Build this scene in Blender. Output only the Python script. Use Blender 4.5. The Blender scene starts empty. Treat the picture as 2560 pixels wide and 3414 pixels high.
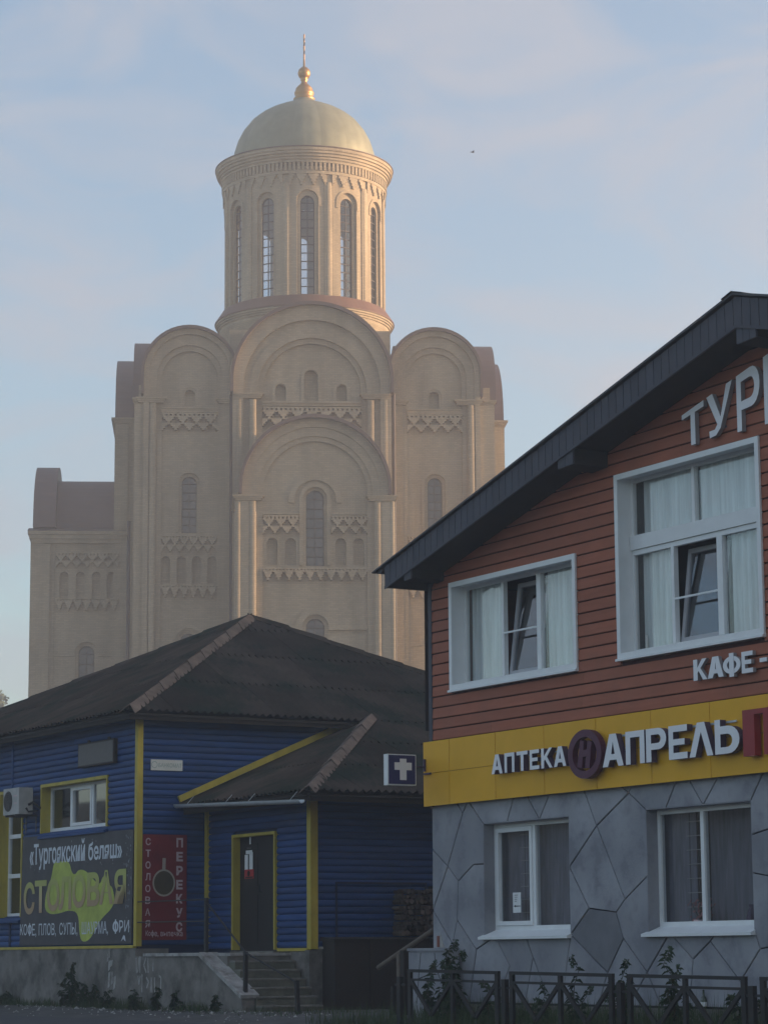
import bpy, bmesh, math, random
from math import sin, cos, pi, radians
from mathutils import Vector
from mathutils.geometry import tessellate_polygon

random.seed(7)
SC = bpy.context.scene
COL = SC.collection

# ------------------------------------------------------------------ camera
cd = bpy.data.cameras.new('camera')
cam = bpy.data.objects.new('camera', cd)
COL.objects.link(cam)
PITCH, ROLL, FPX = 9.778, -0.405, 8600.0
cam.location = (0, 0, 0.87)
_r, _u, _w = Vector((1, 0, 0)), Vector((0, -sin(radians(PITCH)), cos(radians(PITCH)))), Vector((0, cos(radians(PITCH)), sin(radians(PITCH))))
_r2 = _r * cos(radians(ROLL)) + _u * sin(radians(ROLL))
_u2 = _u * cos(radians(ROLL)) - _r * sin(radians(ROLL))
from mathutils import Matrix
_m = Matrix((_r2, _u2, -_w)).transposed()
cam.rotation_euler = _m.to_euler()
cd.sensor_fit = 'VERTICAL'
cd.sensor_height = 36.0
cd.lens = FPX / 3414.0 * 36.0
cd.clip_start = 0.1
cd.clip_end = 3000
SC.camera = cam
SC.render.resolution_x, SC.render.resolution_y = 767, 1024

# ------------------------------------------------------------------ sky, sun, exposure
SUN_AZ, SUN_EL = 1.5, 7.0          # azimuth counted from world +X towards +Y
wd = bpy.data.worlds.new('World')
SC.world = wd
wd.use_nodes = True
nt = wd.node_tree
nt.nodes.clear()
out = nt.nodes.new('ShaderNodeOutputWorld')
bg = nt.nodes.new('ShaderNodeBackground')
sky = nt.nodes.new('ShaderNodeTexSky')
sky.sky_type = 'NISHITA'
sky.sun_disc = False
sky.sun_elevation = radians(SUN_EL)
sky.sun_rotation = radians(90 - SUN_AZ)
sky.air_density = 1.0
sky.dust_density = 1.2
sky.ozone_density = 2.2
bg.inputs['Strength'].default_value = 0.15
tc = nt.nodes.new('ShaderNodeTexCoord')
mp = nt.nodes.new('ShaderNodeMapping')
mp.inputs['Scale'].default_value = (1.0, 1.0, 2.2)
mp.inputs['Rotation'].default_value = (0.0, 0.35, 0.0)
nz = nt.nodes.new('ShaderNodeTexNoise')
nz.inputs['Scale'].default_value = 10.0
nz.inputs['Detail'].default_value = 5.0
nz.inputs['Roughness'].default_value = 0.55
nz.inputs['Distortion'].default_value = 0.9
cr = nt.nodes.new('ShaderNodeValToRGB')
cr.color_ramp.elements[0].position = 0.40
cr.color_ramp.elements[0].color = (0.15, 0.15, 0.15, 1)
cr.color_ramp.elements[1].position = 0.64
cr.color_ramp.elements[1].color = (0.72, 0.72, 0.72, 1)
mx = nt.nodes.new('ShaderNodeMixRGB')
mx.blend_type = 'MIX'
mx.inputs[2].default_value = (1.48, 1.55, 1.78, 1)      # thin bright cloud veil
nt.links.new(tc.outputs['Generated'], mp.inputs['Vector'])
nt.links.new(mp.outputs[0], nz.inputs['Vector'])
nt.links.new(nz.outputs['Fac'], cr.inputs['Fac'])
nt.links.new(cr.outputs['Color'], mx.inputs['Fac'])
nt.links.new(sky.outputs[0], mx.inputs[1])
nt.links.new(mx.outputs[0], bg.inputs['Color'])
nt.links.new(bg.outputs[0], out.inputs['Surface'])

sd = bpy.data.lights.new('sun', 'SUN')
sd.energy = 4.2
sd.angle = radians(0.5)
sd.color = (1.0, 0.66, 0.40)
sun = bpy.data.objects.new('sun', sd)
COL.objects.link(sun)
_d = Vector((cos(radians(SUN_EL)) * cos(radians(SUN_AZ)), cos(radians(SUN_EL)) * sin(radians(SUN_AZ)), sin(radians(SUN_EL))))
sun.rotation_euler = _d.to_track_quat('Z', 'Y').to_euler()
sun.location = _d * 120

SC.view_settings.view_transform = 'Standard'
SC.view_settings.look = 'None'
SC.view_settings.gamma = 1.0
SC.view_settings.exposure = 1.22
SC.view_settings.use_curve_mapping = False
try:
    SC.render.engine = 'CYCLES'
    SC.cycles.use_denoising = True
    SC.cycles.max_bounces = 8
    SC.cycles.transparent_max_bounces = 12
    SC.cycles.volume_bounces = 1
except Exception:
    pass

# ------------------------------------------------------------------ materials
def nodes_of(name):
    m = bpy.data.materials.new(name)
    m.use_nodes = True
    t = m.node_tree
    return m, t, t.nodes['Principled BSDF']

def mat(name, rgb, rough=0.7, metal=0.0, var=0.15, scale=3.0, stretch=(1, 1, 1), bump=0.0, bscale=30.0, rnd=0.0, spec=0.35,
        tint=None, tint_scale=1.2, tint_lo=0.5, tint_hi=0.7, tint_stretch=(1, 1, 1)):
    m, t, b = nodes_of(name)
    N, L = t.nodes, t.links
    c = N.new('ShaderNodeTexCoord')
    mp_ = N.new('ShaderNodeMapping')
    mp_.inputs['Scale'].default_value = stretch
    L.new(c.outputs['Object'], mp_.inputs['Vector'])
    n = N.new('ShaderNodeTexNoise')
    n.inputs['Scale'].default_value = scale
    n.inputs['Detail'].default_value = 6
    n.inputs['Roughness'].default_value = 0.6
    L.new(mp_.outputs[0], n.inputs['Vector'])
    r = N.new('ShaderNodeMapRange')
    r.inputs[1].default_value = 0.25
    r.inputs[2].default_value = 0.75
    r.inputs[3].default_value = 1 - var
    r.inputs[4].default_value = 1 + var
    L.new(n.outputs['Fac'], r.inputs[0])
    fac = r.outputs[0]
    if rnd:
        oi = N.new('ShaderNodeObjectInfo')
        rr = N.new('ShaderNodeMapRange')
        rr.inputs[3].default_value = 1 - rnd
        rr.inputs[4].default_value = 1 + rnd
        L.new(oi.outputs['Random'], rr.inputs[0])
        mm = N.new('ShaderNodeMath')
        mm.operation = 'MULTIPLY'
        L.new(fac, mm.inputs[0])
        L.new(rr.outputs[0], mm.inputs[1])
        fac = mm.outputs[0]
    col = N.new('ShaderNodeMixRGB')
    col.blend_type = 'MULTIPLY'
    col.inputs[0].default_value = 1.0
    col.inputs[1].default_value = (*rgb, 1)
    L.new(fac, col.inputs[2])
    res = col.outputs[0]
    if tint:
        mp2 = N.new('ShaderNodeMapping')
        mp2.inputs['Scale'].default_value = tint_stretch
        L.new(c.outputs['Object'], mp2.inputs['Vector'])
        n2 = N.new('ShaderNodeTexNoise')
        n2.inputs['Scale'].default_value = tint_scale
        n2.inputs['Detail'].default_value = 7
        n2.inputs['Roughness'].default_value = 0.65
        L.new(mp2.outputs[0], n2.inputs['Vector'])
        r2 = N.new('ShaderNodeMapRange')
        r2.inputs[1].default_value = tint_lo
        r2.inputs[2].default_value = tint_hi
        L.new(n2.outputs['Fac'], r2.inputs[0])
        x2 = N.new('ShaderNodeMixRGB')
        x2.inputs[2].default_value = (*tint, 1)
        L.new(r2.outputs[0], x2.inputs[0])
        L.new(res, x2.inputs[1])
        res = x2.outputs[0]
    L.new(res, b.inputs['Base Color'])
    b.inputs['Roughness'].default_value = rough
    b.inputs['Metallic'].default_value = metal
    b.inputs['Specular IOR Level'].default_value = spec
    if bump:
        n3 = N.new('ShaderNodeTexNoise')
        n3.inputs['Scale'].default_value = bscale
        n3.inputs['Detail'].default_value = 4
        L.new(mp_.outputs[0], n3.inputs['Vector'])
        bp = N.new('ShaderNodeBump')
        bp.inputs['Strength'].default_value = bump
        bp.inputs['Distance'].default_value = 0.02
        L.new(n3.outputs['Fac'], bp.inputs['Height'])
        L.new(bp.outputs[0], b.inputs['Normal'])
    return m

def brick_mat(name, c1, c2, mortar, drum=False):
    m, t, b = nodes_of(name)
    N, L = t.nodes, t.links
    c = N.new('ShaderNodeTexCoord')
    s = N.new('ShaderNodeSeparateXYZ')
    L.new(c.outputs['Object'], s.inputs[0])
    cb = N.new('ShaderNodeCombineXYZ')
    if drum:
        yy = N.new('ShaderNodeMath'); yy.operation = 'SUBTRACT'; yy.inputs[1].default_value = 9.5
        L.new(s.outputs['Y'], yy.inputs[0])
        at = N.new('ShaderNodeMath'); at.operation = 'ARCTAN2'
        L.new(s.outputs['X'], at.inputs[0]); L.new(yy.outputs[0], at.inputs[1])
        ml = N.new('ShaderNodeMath'); ml.operation = 'MULTIPLY'; ml.inputs[1].default_value = 4.8
        L.new(at.outputs[0], ml.inputs[0])
        L.new(ml.outputs[0], cb.inputs['X'])
    else:
        ad = N.new('ShaderNodeMath'); ad.operation = 'ADD'
        L.new(s.outputs['X'], ad.inputs[0]); L.new(s.outputs['Y'], ad.inputs[1])
        L.new(ad.outputs[0], cb.inputs['X'])
    L.new(s.outputs['Z'], cb.inputs['Y'])
    br = N.new('ShaderNodeTexBrick')
    br.inputs['Scale'].default_value = 1.0
    br.inputs['Brick Width'].default_value = 0.30
    br.inputs['Row Height'].default_value = 0.10
    br.inputs['Mortar Size'].default_value = 0.012
    br.inputs['Mortar Smooth'].default_value = 0.3
    br.inputs['Color1'].default_value = (*c1, 1)
    br.inputs['Color2'].default_value = (*c2, 1)
    br.inputs['Mortar'].default_value = (*mortar, 1)
    L.new(cb.outputs[0], br.inputs['Vector'])
    n = N.new('ShaderNodeTexNoise'); n.inputs['Scale'].default_value = 0.35; n.inputs['Detail'].default_value = 6
    mv = N.new('ShaderNodeMapping'); mv.inputs['Scale'].default_value = (2.2, 2.2, .55)
    L.new(c.outputs['Object'], mv.inputs['Vector']); L.new(mv.outputs[0], n.inputs['Vector'])
    r = N.new('ShaderNodeMapRange'); r.inputs[1].default_value = .3; r.inputs[2].default_value = .7; r.inputs[3].default_value = .76; r.inputs[4].default_value = 1.14
    L.new(n.outputs['Fac'], r.inputs[0])
    x = N.new('ShaderNodeMixRGB'); x.blend_type = 'MULTIPLY'; x.inputs[0].default_value = 1
    L.new(br.outputs['Color'], x.inputs[1]); L.new(r.outputs[0], x.inputs[2])
    L.new(x.outputs[0], b.inputs['Base Color'])
    b.inputs['Roughness'].default_value = 0.85
    b.inputs['Specular IOR Level'].default_value = 0.2
    bp = N.new('ShaderNodeBump'); bp.inputs['Strength'].default_value = 0.4; bp.inputs['Distance'].default_value = 0.02; bp.invert = True
    L.new(br.outputs['Fac'], bp.inputs['Height']); L.new(bp.outputs[0], b.inputs['Normal'])
    return m

def glass_mat(name, tint=(0.8, 0.85, 0.88), refl=0.12, rough=0.02):
    m = bpy.data.materials.new(name)
    m.use_nodes = True
    t = m.node_tree
    N, L = t.nodes, t.links
    N.clear()
    o = N.new('ShaderNodeOutputMaterial')
    tr = N.new('ShaderNodeBsdfTransparent'); tr.inputs[0].default_value = (*tint, 1)
    gl = N.new('ShaderNodeBsdfGlossy'); gl.inputs['Roughness'].default_value = rough
    lw = N.new('ShaderNodeLayerWeight'); lw.inputs[0].default_value = 0.5
    pw = N.new('ShaderNodeMath'); pw.operation = 'POWER'; pw.inputs[1].default_value = 4.0
    L.new(lw.outputs['Facing'], pw.inputs[0])
    ad = N.new('ShaderNodeMath'); ad.operation = 'ADD'; ad.use_clamp = True; ad.inputs[1].default_value = 0.04 + refl
    L.new(pw.outputs[0], ad.inputs[0])
    mxs = N.new('ShaderNodeMixShader')
    L.new(ad.outputs[0], mxs.inputs[0]); L.new(tr.outputs[0], mxs.inputs[1]); L.new(gl.outputs[0], mxs.inputs[2])
    L.new(mxs.outputs[0], o.inputs[0])
    return m

MT = {}
MT['brick'] = brick_mat('pale_brick', (0.42, 0.35, 0.245), (0.35, 0.29, 0.20), (0.30, 0.26, 0.20))
MT['drum_brick'] = brick_mat('pale_drum_brick', (0.47, 0.39, 0.275), (0.40, 0.33, 0.23), (0.33, 0.285, 0.22), True)
MT['church_roof'] = mat('red_brown_roof_metal', (0.135, 0.095, 0.092), 0.55, 0.0, 0.15, 0.6)
MT['roof_rim'] = mat('brown_roof_edge', (0.12, 0.085, 0.075), 0.55, 0, 0.15, 0.6)
MT['dome'] = mat('gilded_dome_metal', (0.26, 0.265, 0.195), 0.6, 0.3, 0.18, 1.2, rnd=0.06)
MT['gold'] = mat('gilded_finial', (0.42, 0.25, 0.11), 0.45, 0.8, 0.1, 3)
MT['pipe'] = mat('dark_downpipe', (0.06, 0.05, 0.05), 0.6)
MT['church_glass'] = mat('dark_window_glass', (0.035, 0.042, 0.05), 0.25, 0, 0.25, 1.5, spec=0.8, rnd=0.35)
MT['drum_glass'] = glass_mat('see_through_glass', (0.82, 0.85, 0.88), 0.02)
MT['church_frame'] = mat('dark_window_bars', (0.05, 0.043, 0.04), 0.6)

MT['blue'] = mat('blue_painted_plank', (0.009, 0.050, 0.175), 0.6, 0, 0.28, 2.2, (0.5, 0.5, 6), 0.15, 25, rnd=0.2, spec=0.25,
                 tint=(0.016, 0.045, 0.115), tint_scale=1.1, tint_lo=0.5, tint_hi=0.85)
MT['blue_back'] = mat('blue_backing', (0.01, 0.02, 0.06), 0.9)
MT['yellow'] = mat('yellow_painted_trim', (0.46, 0.36, 0.045), 0.6, 0, 0.25, 4, (1, 1, .5), 0.1, 20, tint=(0.40, 0.34, 0.10), tint_scale=3, tint_lo=.5, tint_hi=.9)
MT['slate'] = mat('dark_corrugated_slate', (0.064, 0.049, 0.040), 0.95, 0, 0.35, 1.6, bump=0.2, bscale=18, rnd=0.25, spec=0.05,
                  tint=(0.028, 0.034, 0.026), tint_scale=0.9, tint_lo=.48, tint_hi=.62)
MT['cap'] = mat('weathered_ridge_cap', (0.135, 0.105, 0.085), 0.9, 0, 0.4, 4, rnd=0.12, spec=0.1, tint=(0.10, 0.08, 0.07), tint_scale=2.2, tint_lo=.52, tint_hi=.75)
MT['dark_wood'] = mat('dark_eave_wood', (0.03, 0.025, 0.022), 0.9)
MT['white'] = mat('white_window_frame', (0.78, 0.80, 0.80), 0.4, 0, 0.06, 4)
MT['glass'] = glass_mat('window_glass', (0.985, 0.99, 0.99), 0.02)
MT['glass_dark'] = glass_mat('old_window_glass', (0.90, 0.92, 0.94), 0.015, 0.03)
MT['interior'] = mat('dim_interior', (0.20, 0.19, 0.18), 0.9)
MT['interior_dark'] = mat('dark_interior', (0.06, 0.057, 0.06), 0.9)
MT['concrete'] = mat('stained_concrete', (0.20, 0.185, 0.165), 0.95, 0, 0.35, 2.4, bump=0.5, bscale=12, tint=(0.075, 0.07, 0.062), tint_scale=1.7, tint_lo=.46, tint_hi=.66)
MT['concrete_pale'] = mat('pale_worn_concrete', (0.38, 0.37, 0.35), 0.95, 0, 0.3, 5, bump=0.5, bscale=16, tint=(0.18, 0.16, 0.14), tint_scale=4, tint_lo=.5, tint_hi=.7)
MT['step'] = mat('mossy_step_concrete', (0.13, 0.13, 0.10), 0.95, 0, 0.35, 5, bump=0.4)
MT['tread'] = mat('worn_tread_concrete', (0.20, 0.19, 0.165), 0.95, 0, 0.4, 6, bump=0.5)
MT['iron'] = mat('dark_iron', (0.022, 0.02, 0.02), 0.65, 0, 0.2, 6)
MT['gutter'] = mat('galvanised_gutter', (0.52, 0.55, 0.57), 0.4, 0.3, 0.12, 4)
MT['door'] = mat('black_brown_door', (0.014, 0.011, 0.01), 0.6, 0, 0.2, 3)
MT['paper'] = mat('white_paper', (0.78, 0.79, 0.78), 0.7, 0, 0.06, 8)
MT['print_white'] = mat('white_print', (0.62, 0.66, 0.70), 0.7, 0, 0.12, 9)
MT['print_red'] = mat('red_print', (0.42, 0.03, 0.03), 0.6, 0, 0.1, 5)
MT['print_black'] = mat('black_print', (0.03, 0.03, 0.03), 0.7)
MT['poster'] = mat('black_banner', (0.055, 0.05, 0.055), 0.6, 0, 0.3, 3, tint=(0.16, 0.17, 0.18), tint_scale=5, tint_lo=.66, tint_hi=.75)
MT['poster_yellow'] = mat('lime_yellow_print', (0.42, 0.48, 0.08), 0.6, 0, 0.25, 2.5)
MT['poster_tan'] = mat('tan_print', (0.42, 0.31, 0.13), 0.6, 0, 0.2, 3)
MT['poster_olive'] = mat('olive_print', (0.33, 0.36, 0.09), 0.6, 0, 0.2, 3)
MT['red_sign'] = mat('dark_red_sign', (0.19, 0.009, 0.015), 0.55, 0, 0.15, 2, tint=(0.10, 0.008, 0.012), tint_scale=1.6, tint_lo=.5, tint_hi=.72)
MT['pink'] = mat('faded_pink_print', (0.55, 0.42, 0.42), 0.6, 0, 0.1, 5)
MT['coffee'] = mat('coffee_print', (0.07, 0.05, 0.025), 0.5, 0, 0.3, 4)
MT['cup'] = mat('cup_print', (0.40, 0.34, 0.27), 0.5)
MT['atm'] = mat('pale_sign_plate', (0.58, 0.60, 0.55), 0.5)
MT['atm_print'] = mat('faded_green_print', (0.28, 0.36, 0.33), 0.6)
MT['plaque'] = mat('dark_display_panel', (0.085, 0.075, 0.075), 0.5, 0, 0.15, 20)
MT['ac'] = mat('dusty_white_casing', (0.42, 0.41, 0.39), 0.6, 0, 0.2, 5)
MT['wood'] = mat('old_firewood', (0.085, 0.066, 0.055), 0.9, 0, 0.3, 8, rnd=0.6)
MT['pole'] = mat('grey_wood_pole', (0.13, 0.105, 0.085), 0.9, 0, 0.25, 6)
MT['dark_metal'] = mat('dark_brown_sheet_metal', (0.022, 0.016, 0.014), 0.7, 0, 0.2, 2)

MT['siding'] = mat('red_brown_plank', (0.37, 0.125, 0.073), 0.75, 0, 0.15, 2.2, (0.6, 0.6, 5), 0.12, 40, rnd=0.10, spec=0.25,
                   tint=(0.31, 0.115, 0.07), tint_scale=0.8, tint_lo=.45, tint_hi=.7)
MT['siding_gap'] = mat('siding_joint', (0.06, 0.02, 0.018), 0.9)
MT['fascia'] = mat('anthracite_fascia', (0.075, 0.075, 0.092), 0.6, 0, 0.1, 3, rnd=0.1, spec=0.2)
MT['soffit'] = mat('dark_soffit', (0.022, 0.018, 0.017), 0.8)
MT['metal_roof'] = mat('dark_metal_roof', (0.05, 0.045, 0.05), 0.5)
MT['stone'] = mat('grey_painted_render', (0.34, 0.345, 0.37), 0.85, 0, 0.28, 3.2, bump=0.25, bscale=35, rnd=0.15, spec=0.25,
                  tint=(0.22, 0.225, 0.25), tint_scale=1.6, tint_lo=.42, tint_hi=.6)
MT['stone_dark'] = mat('darker_grey_render', (0.175, 0.178, 0.195), 0.85, 0, 0.18, 2.6, bump=0.25, bscale=35)
MT['joint'] = mat('dark_joint_paint', (0.03, 0.026, 0.034), 0.9)
MT['amber'] = mat('amber_panel', (0.80, 0.42, 0.02), 0.5, 0, 0.07, 1.5, rnd=0.04, spec=0.2)
MT['amber_edge'] = mat('amber_joint', (0.22, 0.09, 0.01), 0.6)
MT['letter'] = mat('white_letter_face', (0.80, 0.80, 0.82), 0.4, 0, 0.03, 3)
MT['letter_side'] = mat('violet_letter_side', (0.07, 0.045, 0.09), 0.5)
MT['letter_grey'] = mat('grey_letter_side', (0.30, 0.29, 0.30), 0.5)
MT['plum'] = mat('plum_emblem', (0.085, 0.014, 0.045), 0.5)
MT['crimson'] = mat('crimson_letter', (0.30, 0.016, 0.022), 0.45)
MT['navy'] = mat('navy_sign_face', (0.02, 0.024, 0.12), 0.4)
MT['curtain'] = mat('sheer_curtain', (0.62, 0.66, 0.65), 0.9, 0, 0.34, 2.4, (5, 1, .2))
MT['blind'] = mat('grey_blind', (0.26, 0.25, 0.28), 0.9, 0, 0.35, 3, (6, 6, .6))
MT['ground'] = mat('gravel_ground', (0.085, 0.082, 0.08), 0.95, 0, 0.3, 4, bump=0.6, bscale=30, tint=(0.06, 0.06, 0.055), tint_scale=1.2, tint_lo=.45, tint_hi=.65)
MT['asphalt'] = mat('worn_asphalt', (0.055, 0.055, 0.06), 0.9, 0, 0.2, 3, bump=0.4, bscale=60, tint=(0.06, 0.06, 0.062), tint_scale=.7)
MT['kerb'] = mat('kerb_concrete', (0.30, 0.29, 0.27), 0.9, 0, 0.2, 4)
MT['leaf'] = mat('weed_leaf', (0.026, 0.048, 0.018), 0.8, 0, 0.4, 9, rnd=0.2)
MT['stem'] = mat('weed_stem', (0.06, 0.055, 0.03), 0.8)
MT['grass'] = mat('rough_grass', (0.05, 0.075, 0.028), 0.8, 0, 0.5, 3)
MT['crown'] = mat('tree_leaves', (0.05, 0.08, 0.035), 0.8, 0, 0.4, 2)
MT['trunk'] = mat('tree_bark', (0.09, 0.07, 0.055), 0.9)
MT['bottle'] = mat('green_bottle_glass', (0.02, 0.035, 0.015), 0.15, 0, 0.1, 5, spec=0.8)
MT['flower'] = mat('faded_flower', (0.35, 0.14, 0.13), 0.8, 0, 0.4, 12)
MT['bird'] = mat('dark_feathers', (0.04, 0.04, 0.045), 0.8)
MT['lamp'] = mat('pale_strip', (0.8, 0.78, 0.72), 0.5)

def two_tone(name, lo, hi, z0, z1):
    """printed colour blend up the letters"""
    m, t, b = nodes_of(name)
    c = t.nodes.new('ShaderNodeTexCoord'); sp = t.nodes.new('ShaderNodeSeparateXYZ'); r = t.nodes.new('ShaderNodeMapRange'); x = t.nodes.new('ShaderNodeMixRGB')
    r.inputs[1].default_value = z0; r.inputs[2].default_value = z1
    x.inputs[1].default_value = (*lo, 1); x.inputs[2].default_value = (*hi, 1)
    t.links.new(c.outputs['Object'], sp.inputs[0]); t.links.new(sp.outputs['Z'], r.inputs[0]); t.links.new(r.outputs[0], x.inputs[0]); t.links.new(x.outputs[0], b.inputs['Base Color'])
    b.inputs['Roughness'].default_value = .6
    return m
MT['poster_letter'] = two_tone('tan_to_lime_print', (.40, .27, .14), (.40, .42, .10), .75, 1.2)

# ------------------------------------------------------------------ mesh builder
class MB:
    def __init__(s):
        s.v, s.f, s.sm = [], [], []
    def add(s, vs, fs, smooth=False):
        n = len(s.v)
        s.v += [tuple(p) for p in vs]
        s.f += [tuple(i + n for i in f) for f in fs]
        s.sm += [smooth] * len(fs)
        return s
    def box(s, x0, x1, y0, y1, z0, z1):
        return s.add([(x0, y0, z0), (x1, y0, z0), (x1, y1, z0), (x0, y1, z0), (x0, y0, z1), (x1, y0, z1), (x1, y1, z1), (x0, y1, z1)],
                     [(0, 3, 2, 1), (4, 5, 6, 7), (0, 1, 5, 4), (1, 2, 6, 5), (2, 3, 7, 6), (3, 0, 4, 7)])
    def prism(s, loops, d0, d1, axis='y', back=True):
        """loops of 2D points (first outer, rest holes) -> solid between depths d0 and d1 along axis (the other two are taken as given)."""
        flat = [p for l in loops for p in l]
        tri = tessellate_polygon([[Vector((p[0], p[1], 0)) for p in l] for l in loops])
        n = len(flat)
        if axis == 'y':
            P = lambda p, d: (p[0], d, p[1])
        elif axis == 'x':
            P = lambda p, d: (d, p[0], p[1])
        else:
            P = lambda p, d: (p[0], p[1], d)
        vs = [P(p, d0) for p in flat] + [P(p, d1) for p in flat]
        fs = [tuple(t) for t in tri]
        if back:
            fs += [tuple(i + n for i in reversed(t)) for t in tri]
        k = 0
        for l in loops:
            m = len(l)
            for i in range(m):
                a, b = k + i, k + (i + 1) % m
                fs.append((a, b, b + n, a + n))
            k += m
        return s.add(vs, fs)
    def quad(s, a, b, c, d):
        return s.add([a, b, c, d], [(0, 1, 2, 3)])
    def tube(s, path, r, n=8, cap=True):
        path = [Vector(p) for p in path]
        rs = r if isinstance(r, (list, tuple)) else [r] * len(path)
        vs, fs = [], []
        up = Vector((0, 0, 1))
        for i, p in enumerate(path):
            d = (path[min(i + 1, len(path) - 1)] - path[max(i - 1, 0)]).normalized()
            a = d.cross(up)
            if a.length < 1e-3:
                a = d.cross(Vector((1, 0, 0)))
            a.normalize()
            b = a.cross(d)
            for k in range(n):
                t = 2 * pi * k / n
                vs.append(p + (a * cos(t) + b * sin(t)) * rs[i])
        for i in range(len(path) - 1):
            for k in range(n):
                fs.append((i * n + k, i * n + (k + 1) % n, (i + 1) * n + (k + 1) % n, (i + 1) * n + k))
        s.add(vs, fs, True)
        if cap:
            s.add(vs[:n], [tuple(range(n))]); s.add(vs[-n:], [tuple(range(n))])
        return s
    def lathe(s, prof, cx, cy, n=48, smooth=True):
        vs, fs = [], []
        for r, z in prof:
            for k in range(n):
                t = 2 * pi * k / n
                vs.append((cx + r * sin(t), cy - r * cos(t), z))
        for i in range(len(prof) - 1):
            for k in range(n):
                fs.append((i * n + k, i * n + (k + 1) % n, (i + 1) * n + (k + 1) % n, (i + 1) * n + k))
        return s.add(vs, fs, smooth)
    def beam(s, a, b, w, h):
        """rectangular bar from a to b, w across, h upright."""
        a, b = Vector(a), Vector(b)
        d = (b - a).normalized()
        u = Vector((0, 0, 1)) if abs(d.z) < 0.95 else Vector((0, 1, 0))
        sx = d.cross(u).normalized() * w / 2
        sz = sx.normalized().cross(d).normalized() * h / 2
        vs = [a - sx - sz, a + sx - sz, a + sx + sz, a - sx + sz, b - sx - sz, b + sx - sz, b + sx + sz, b - sx + sz]
        return s.add(vs, [(0, 1, 2, 3), (7, 6, 5, 4), (0, 4, 5, 1), (1, 5, 6, 2), (2, 6, 7, 3), (3, 7, 4, 0)])

OFF = {}
def make_mesh(name, mb, off=(0, 0, 0), mats=(), faces_mat=None, fix=True):
    me = bpy.data.meshes.new(name)
    ox, oy, oz = off
    me.from_pydata([(x - ox, y - oy, z - oz) for x, y, z in mb.v], [], mb.f)
    for m in mats:
        me.materials.append(m)
    me.polygons.foreach_set('use_smooth', mb.sm)
    if faces_mat:
        me.polygons.foreach_set('material_index', faces_mat)
    if fix:
        bm = bmesh.new(); bm.from_mesh(me)
        bmesh.ops.recalc_face_normals(bm, faces=bm.faces)
        bm.to_mesh(me); bm.free()
    me.update()
    return me

def obj(name, mb, m, parent=None, label=None, kind=None, faces_mat=None):
    off = OFF.get(parent.name, (0, 0, 0)) if parent else (0, 0, 0)
    mats = m if isinstance(m, (list, tuple)) else (m,)
    me = make_mesh(name, mb, off, mats, faces_mat)
    o = bpy.data.objects.new(name, me)
    COL.objects.link(o)
    if parent:
        o.parent = parent
        OFF[o.name] = off
    if label: o['label'] = label
    if kind: o['kind'] = kind
    return o

STREET = radians(-59.38)
UA, UB = Vector((cos(STREET), sin(STREET), 0)), Vector((-sin(STREET), cos(STREET), 0))
BR = Vector((0.688, 38.0, 0))          # left front corner of the red brown building
BL = Vector((-4.434, 46.5, 0))         # near corner of the blue house

def thing(name, label, cat, origin=None, base=(0, 0, 0), rot=STREET, group=None):
    """Empty at the thing's base; its parts are given in the coordinates of `origin`'s frame."""
    e = bpy.data.objects.new(name, None)
    COL.objects.link(e)
    e.empty_display_size = 0.3
    ux, uy = Vector((cos(rot), sin(rot), 0)), Vector((-sin(rot), cos(rot), 0))
    o = origin if origin is not None else Vector((0, 0, 0))
    e.location = o + ux * base[0] + uy * base[1] + Vector((0, 0, base[2]))
    e.rotation_euler = (0, 0, rot)
    e['label'] = label; e['category'] = cat
    if group: e['group'] = group
    OFF[e.name] = base
    return e

def arc(cx, cz, r, a0, a1, n):
    return [(cx + r * cos(a0 + (a1 - a0) * i / n), cz + r * sin(a0 + (a1 - a0) * i / n)) for i in range(n + 1)]
def arch(cx, hw, z0, zc, n=14):
    return [(cx - hw, z0), (cx + hw, z0)] + arc(cx, zc, hw, 0, pi, n)
def archband(cx, ro, ri, z0, zo, zi, n=20):
    return [(cx + ro, z0)] + arc(cx, zo, ro, 0, pi, n) + [(cx - ro, z0), (cx - ri, z0)] + arc(cx, zi, ri, pi, 0, n) + [(cx + ri, z0)]
def rect(x0, x1, z0, z1):
    return [(x0, z0), (x1, z0), (x1, z1), (x0, z1)]

def wall_grid(mb, u0, u1, z0, z1, holes, d, axis='y'):
    us = sorted({u0, u1, *[h[0] for h in holes], *[h[1] for h in holes]})
    zs = sorted({z0, z1, *[h[2] for h in holes], *[h[3] for h in holes]})
    us = [u for u in us if u0 <= u <= u1]; zs = [z for z in zs if z0 <= z <= z1]
    for i in range(len(us) - 1):
        for j in range(len(zs) - 1):
            cu, cz = (us[i] + us[i + 1]) / 2, (zs[j] + zs[j + 1]) / 2
            if any(h[0] < cu < h[1] and h[2] < cz < h[3] for h in holes):
                continue
            if axis == 'y':
                mb.quad((us[i], d, zs[j]), (us[i + 1], d, zs[j]), (us[i + 1], d, zs[j + 1]), (us[i], d, zs[j + 1]))
            else:
                mb.quad((d, us[i], zs[j]), (d, us[i + 1], zs[j]), (d, us[i + 1], zs[j + 1]), (d, us[i], zs[j + 1]))

def cut_row(u0, u1, z0, z1, holes):
    segs = [(u0, u1)]
    for h in holes:
        if h[3] <= z0 + 0.01 or h[2] >= z1 - 0.01:
            continue
        new = []
        for a, b in segs:
            if h[1] <= a or h[0] >= b:
                new.append((a, b)); continue
            if h[0] > a: new.append((a, h[0]))
            if h[1] < b: new.append((h[1], b))
        segs = new
    return [(a, b) for a, b in segs if b - a > 0.03]

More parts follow.
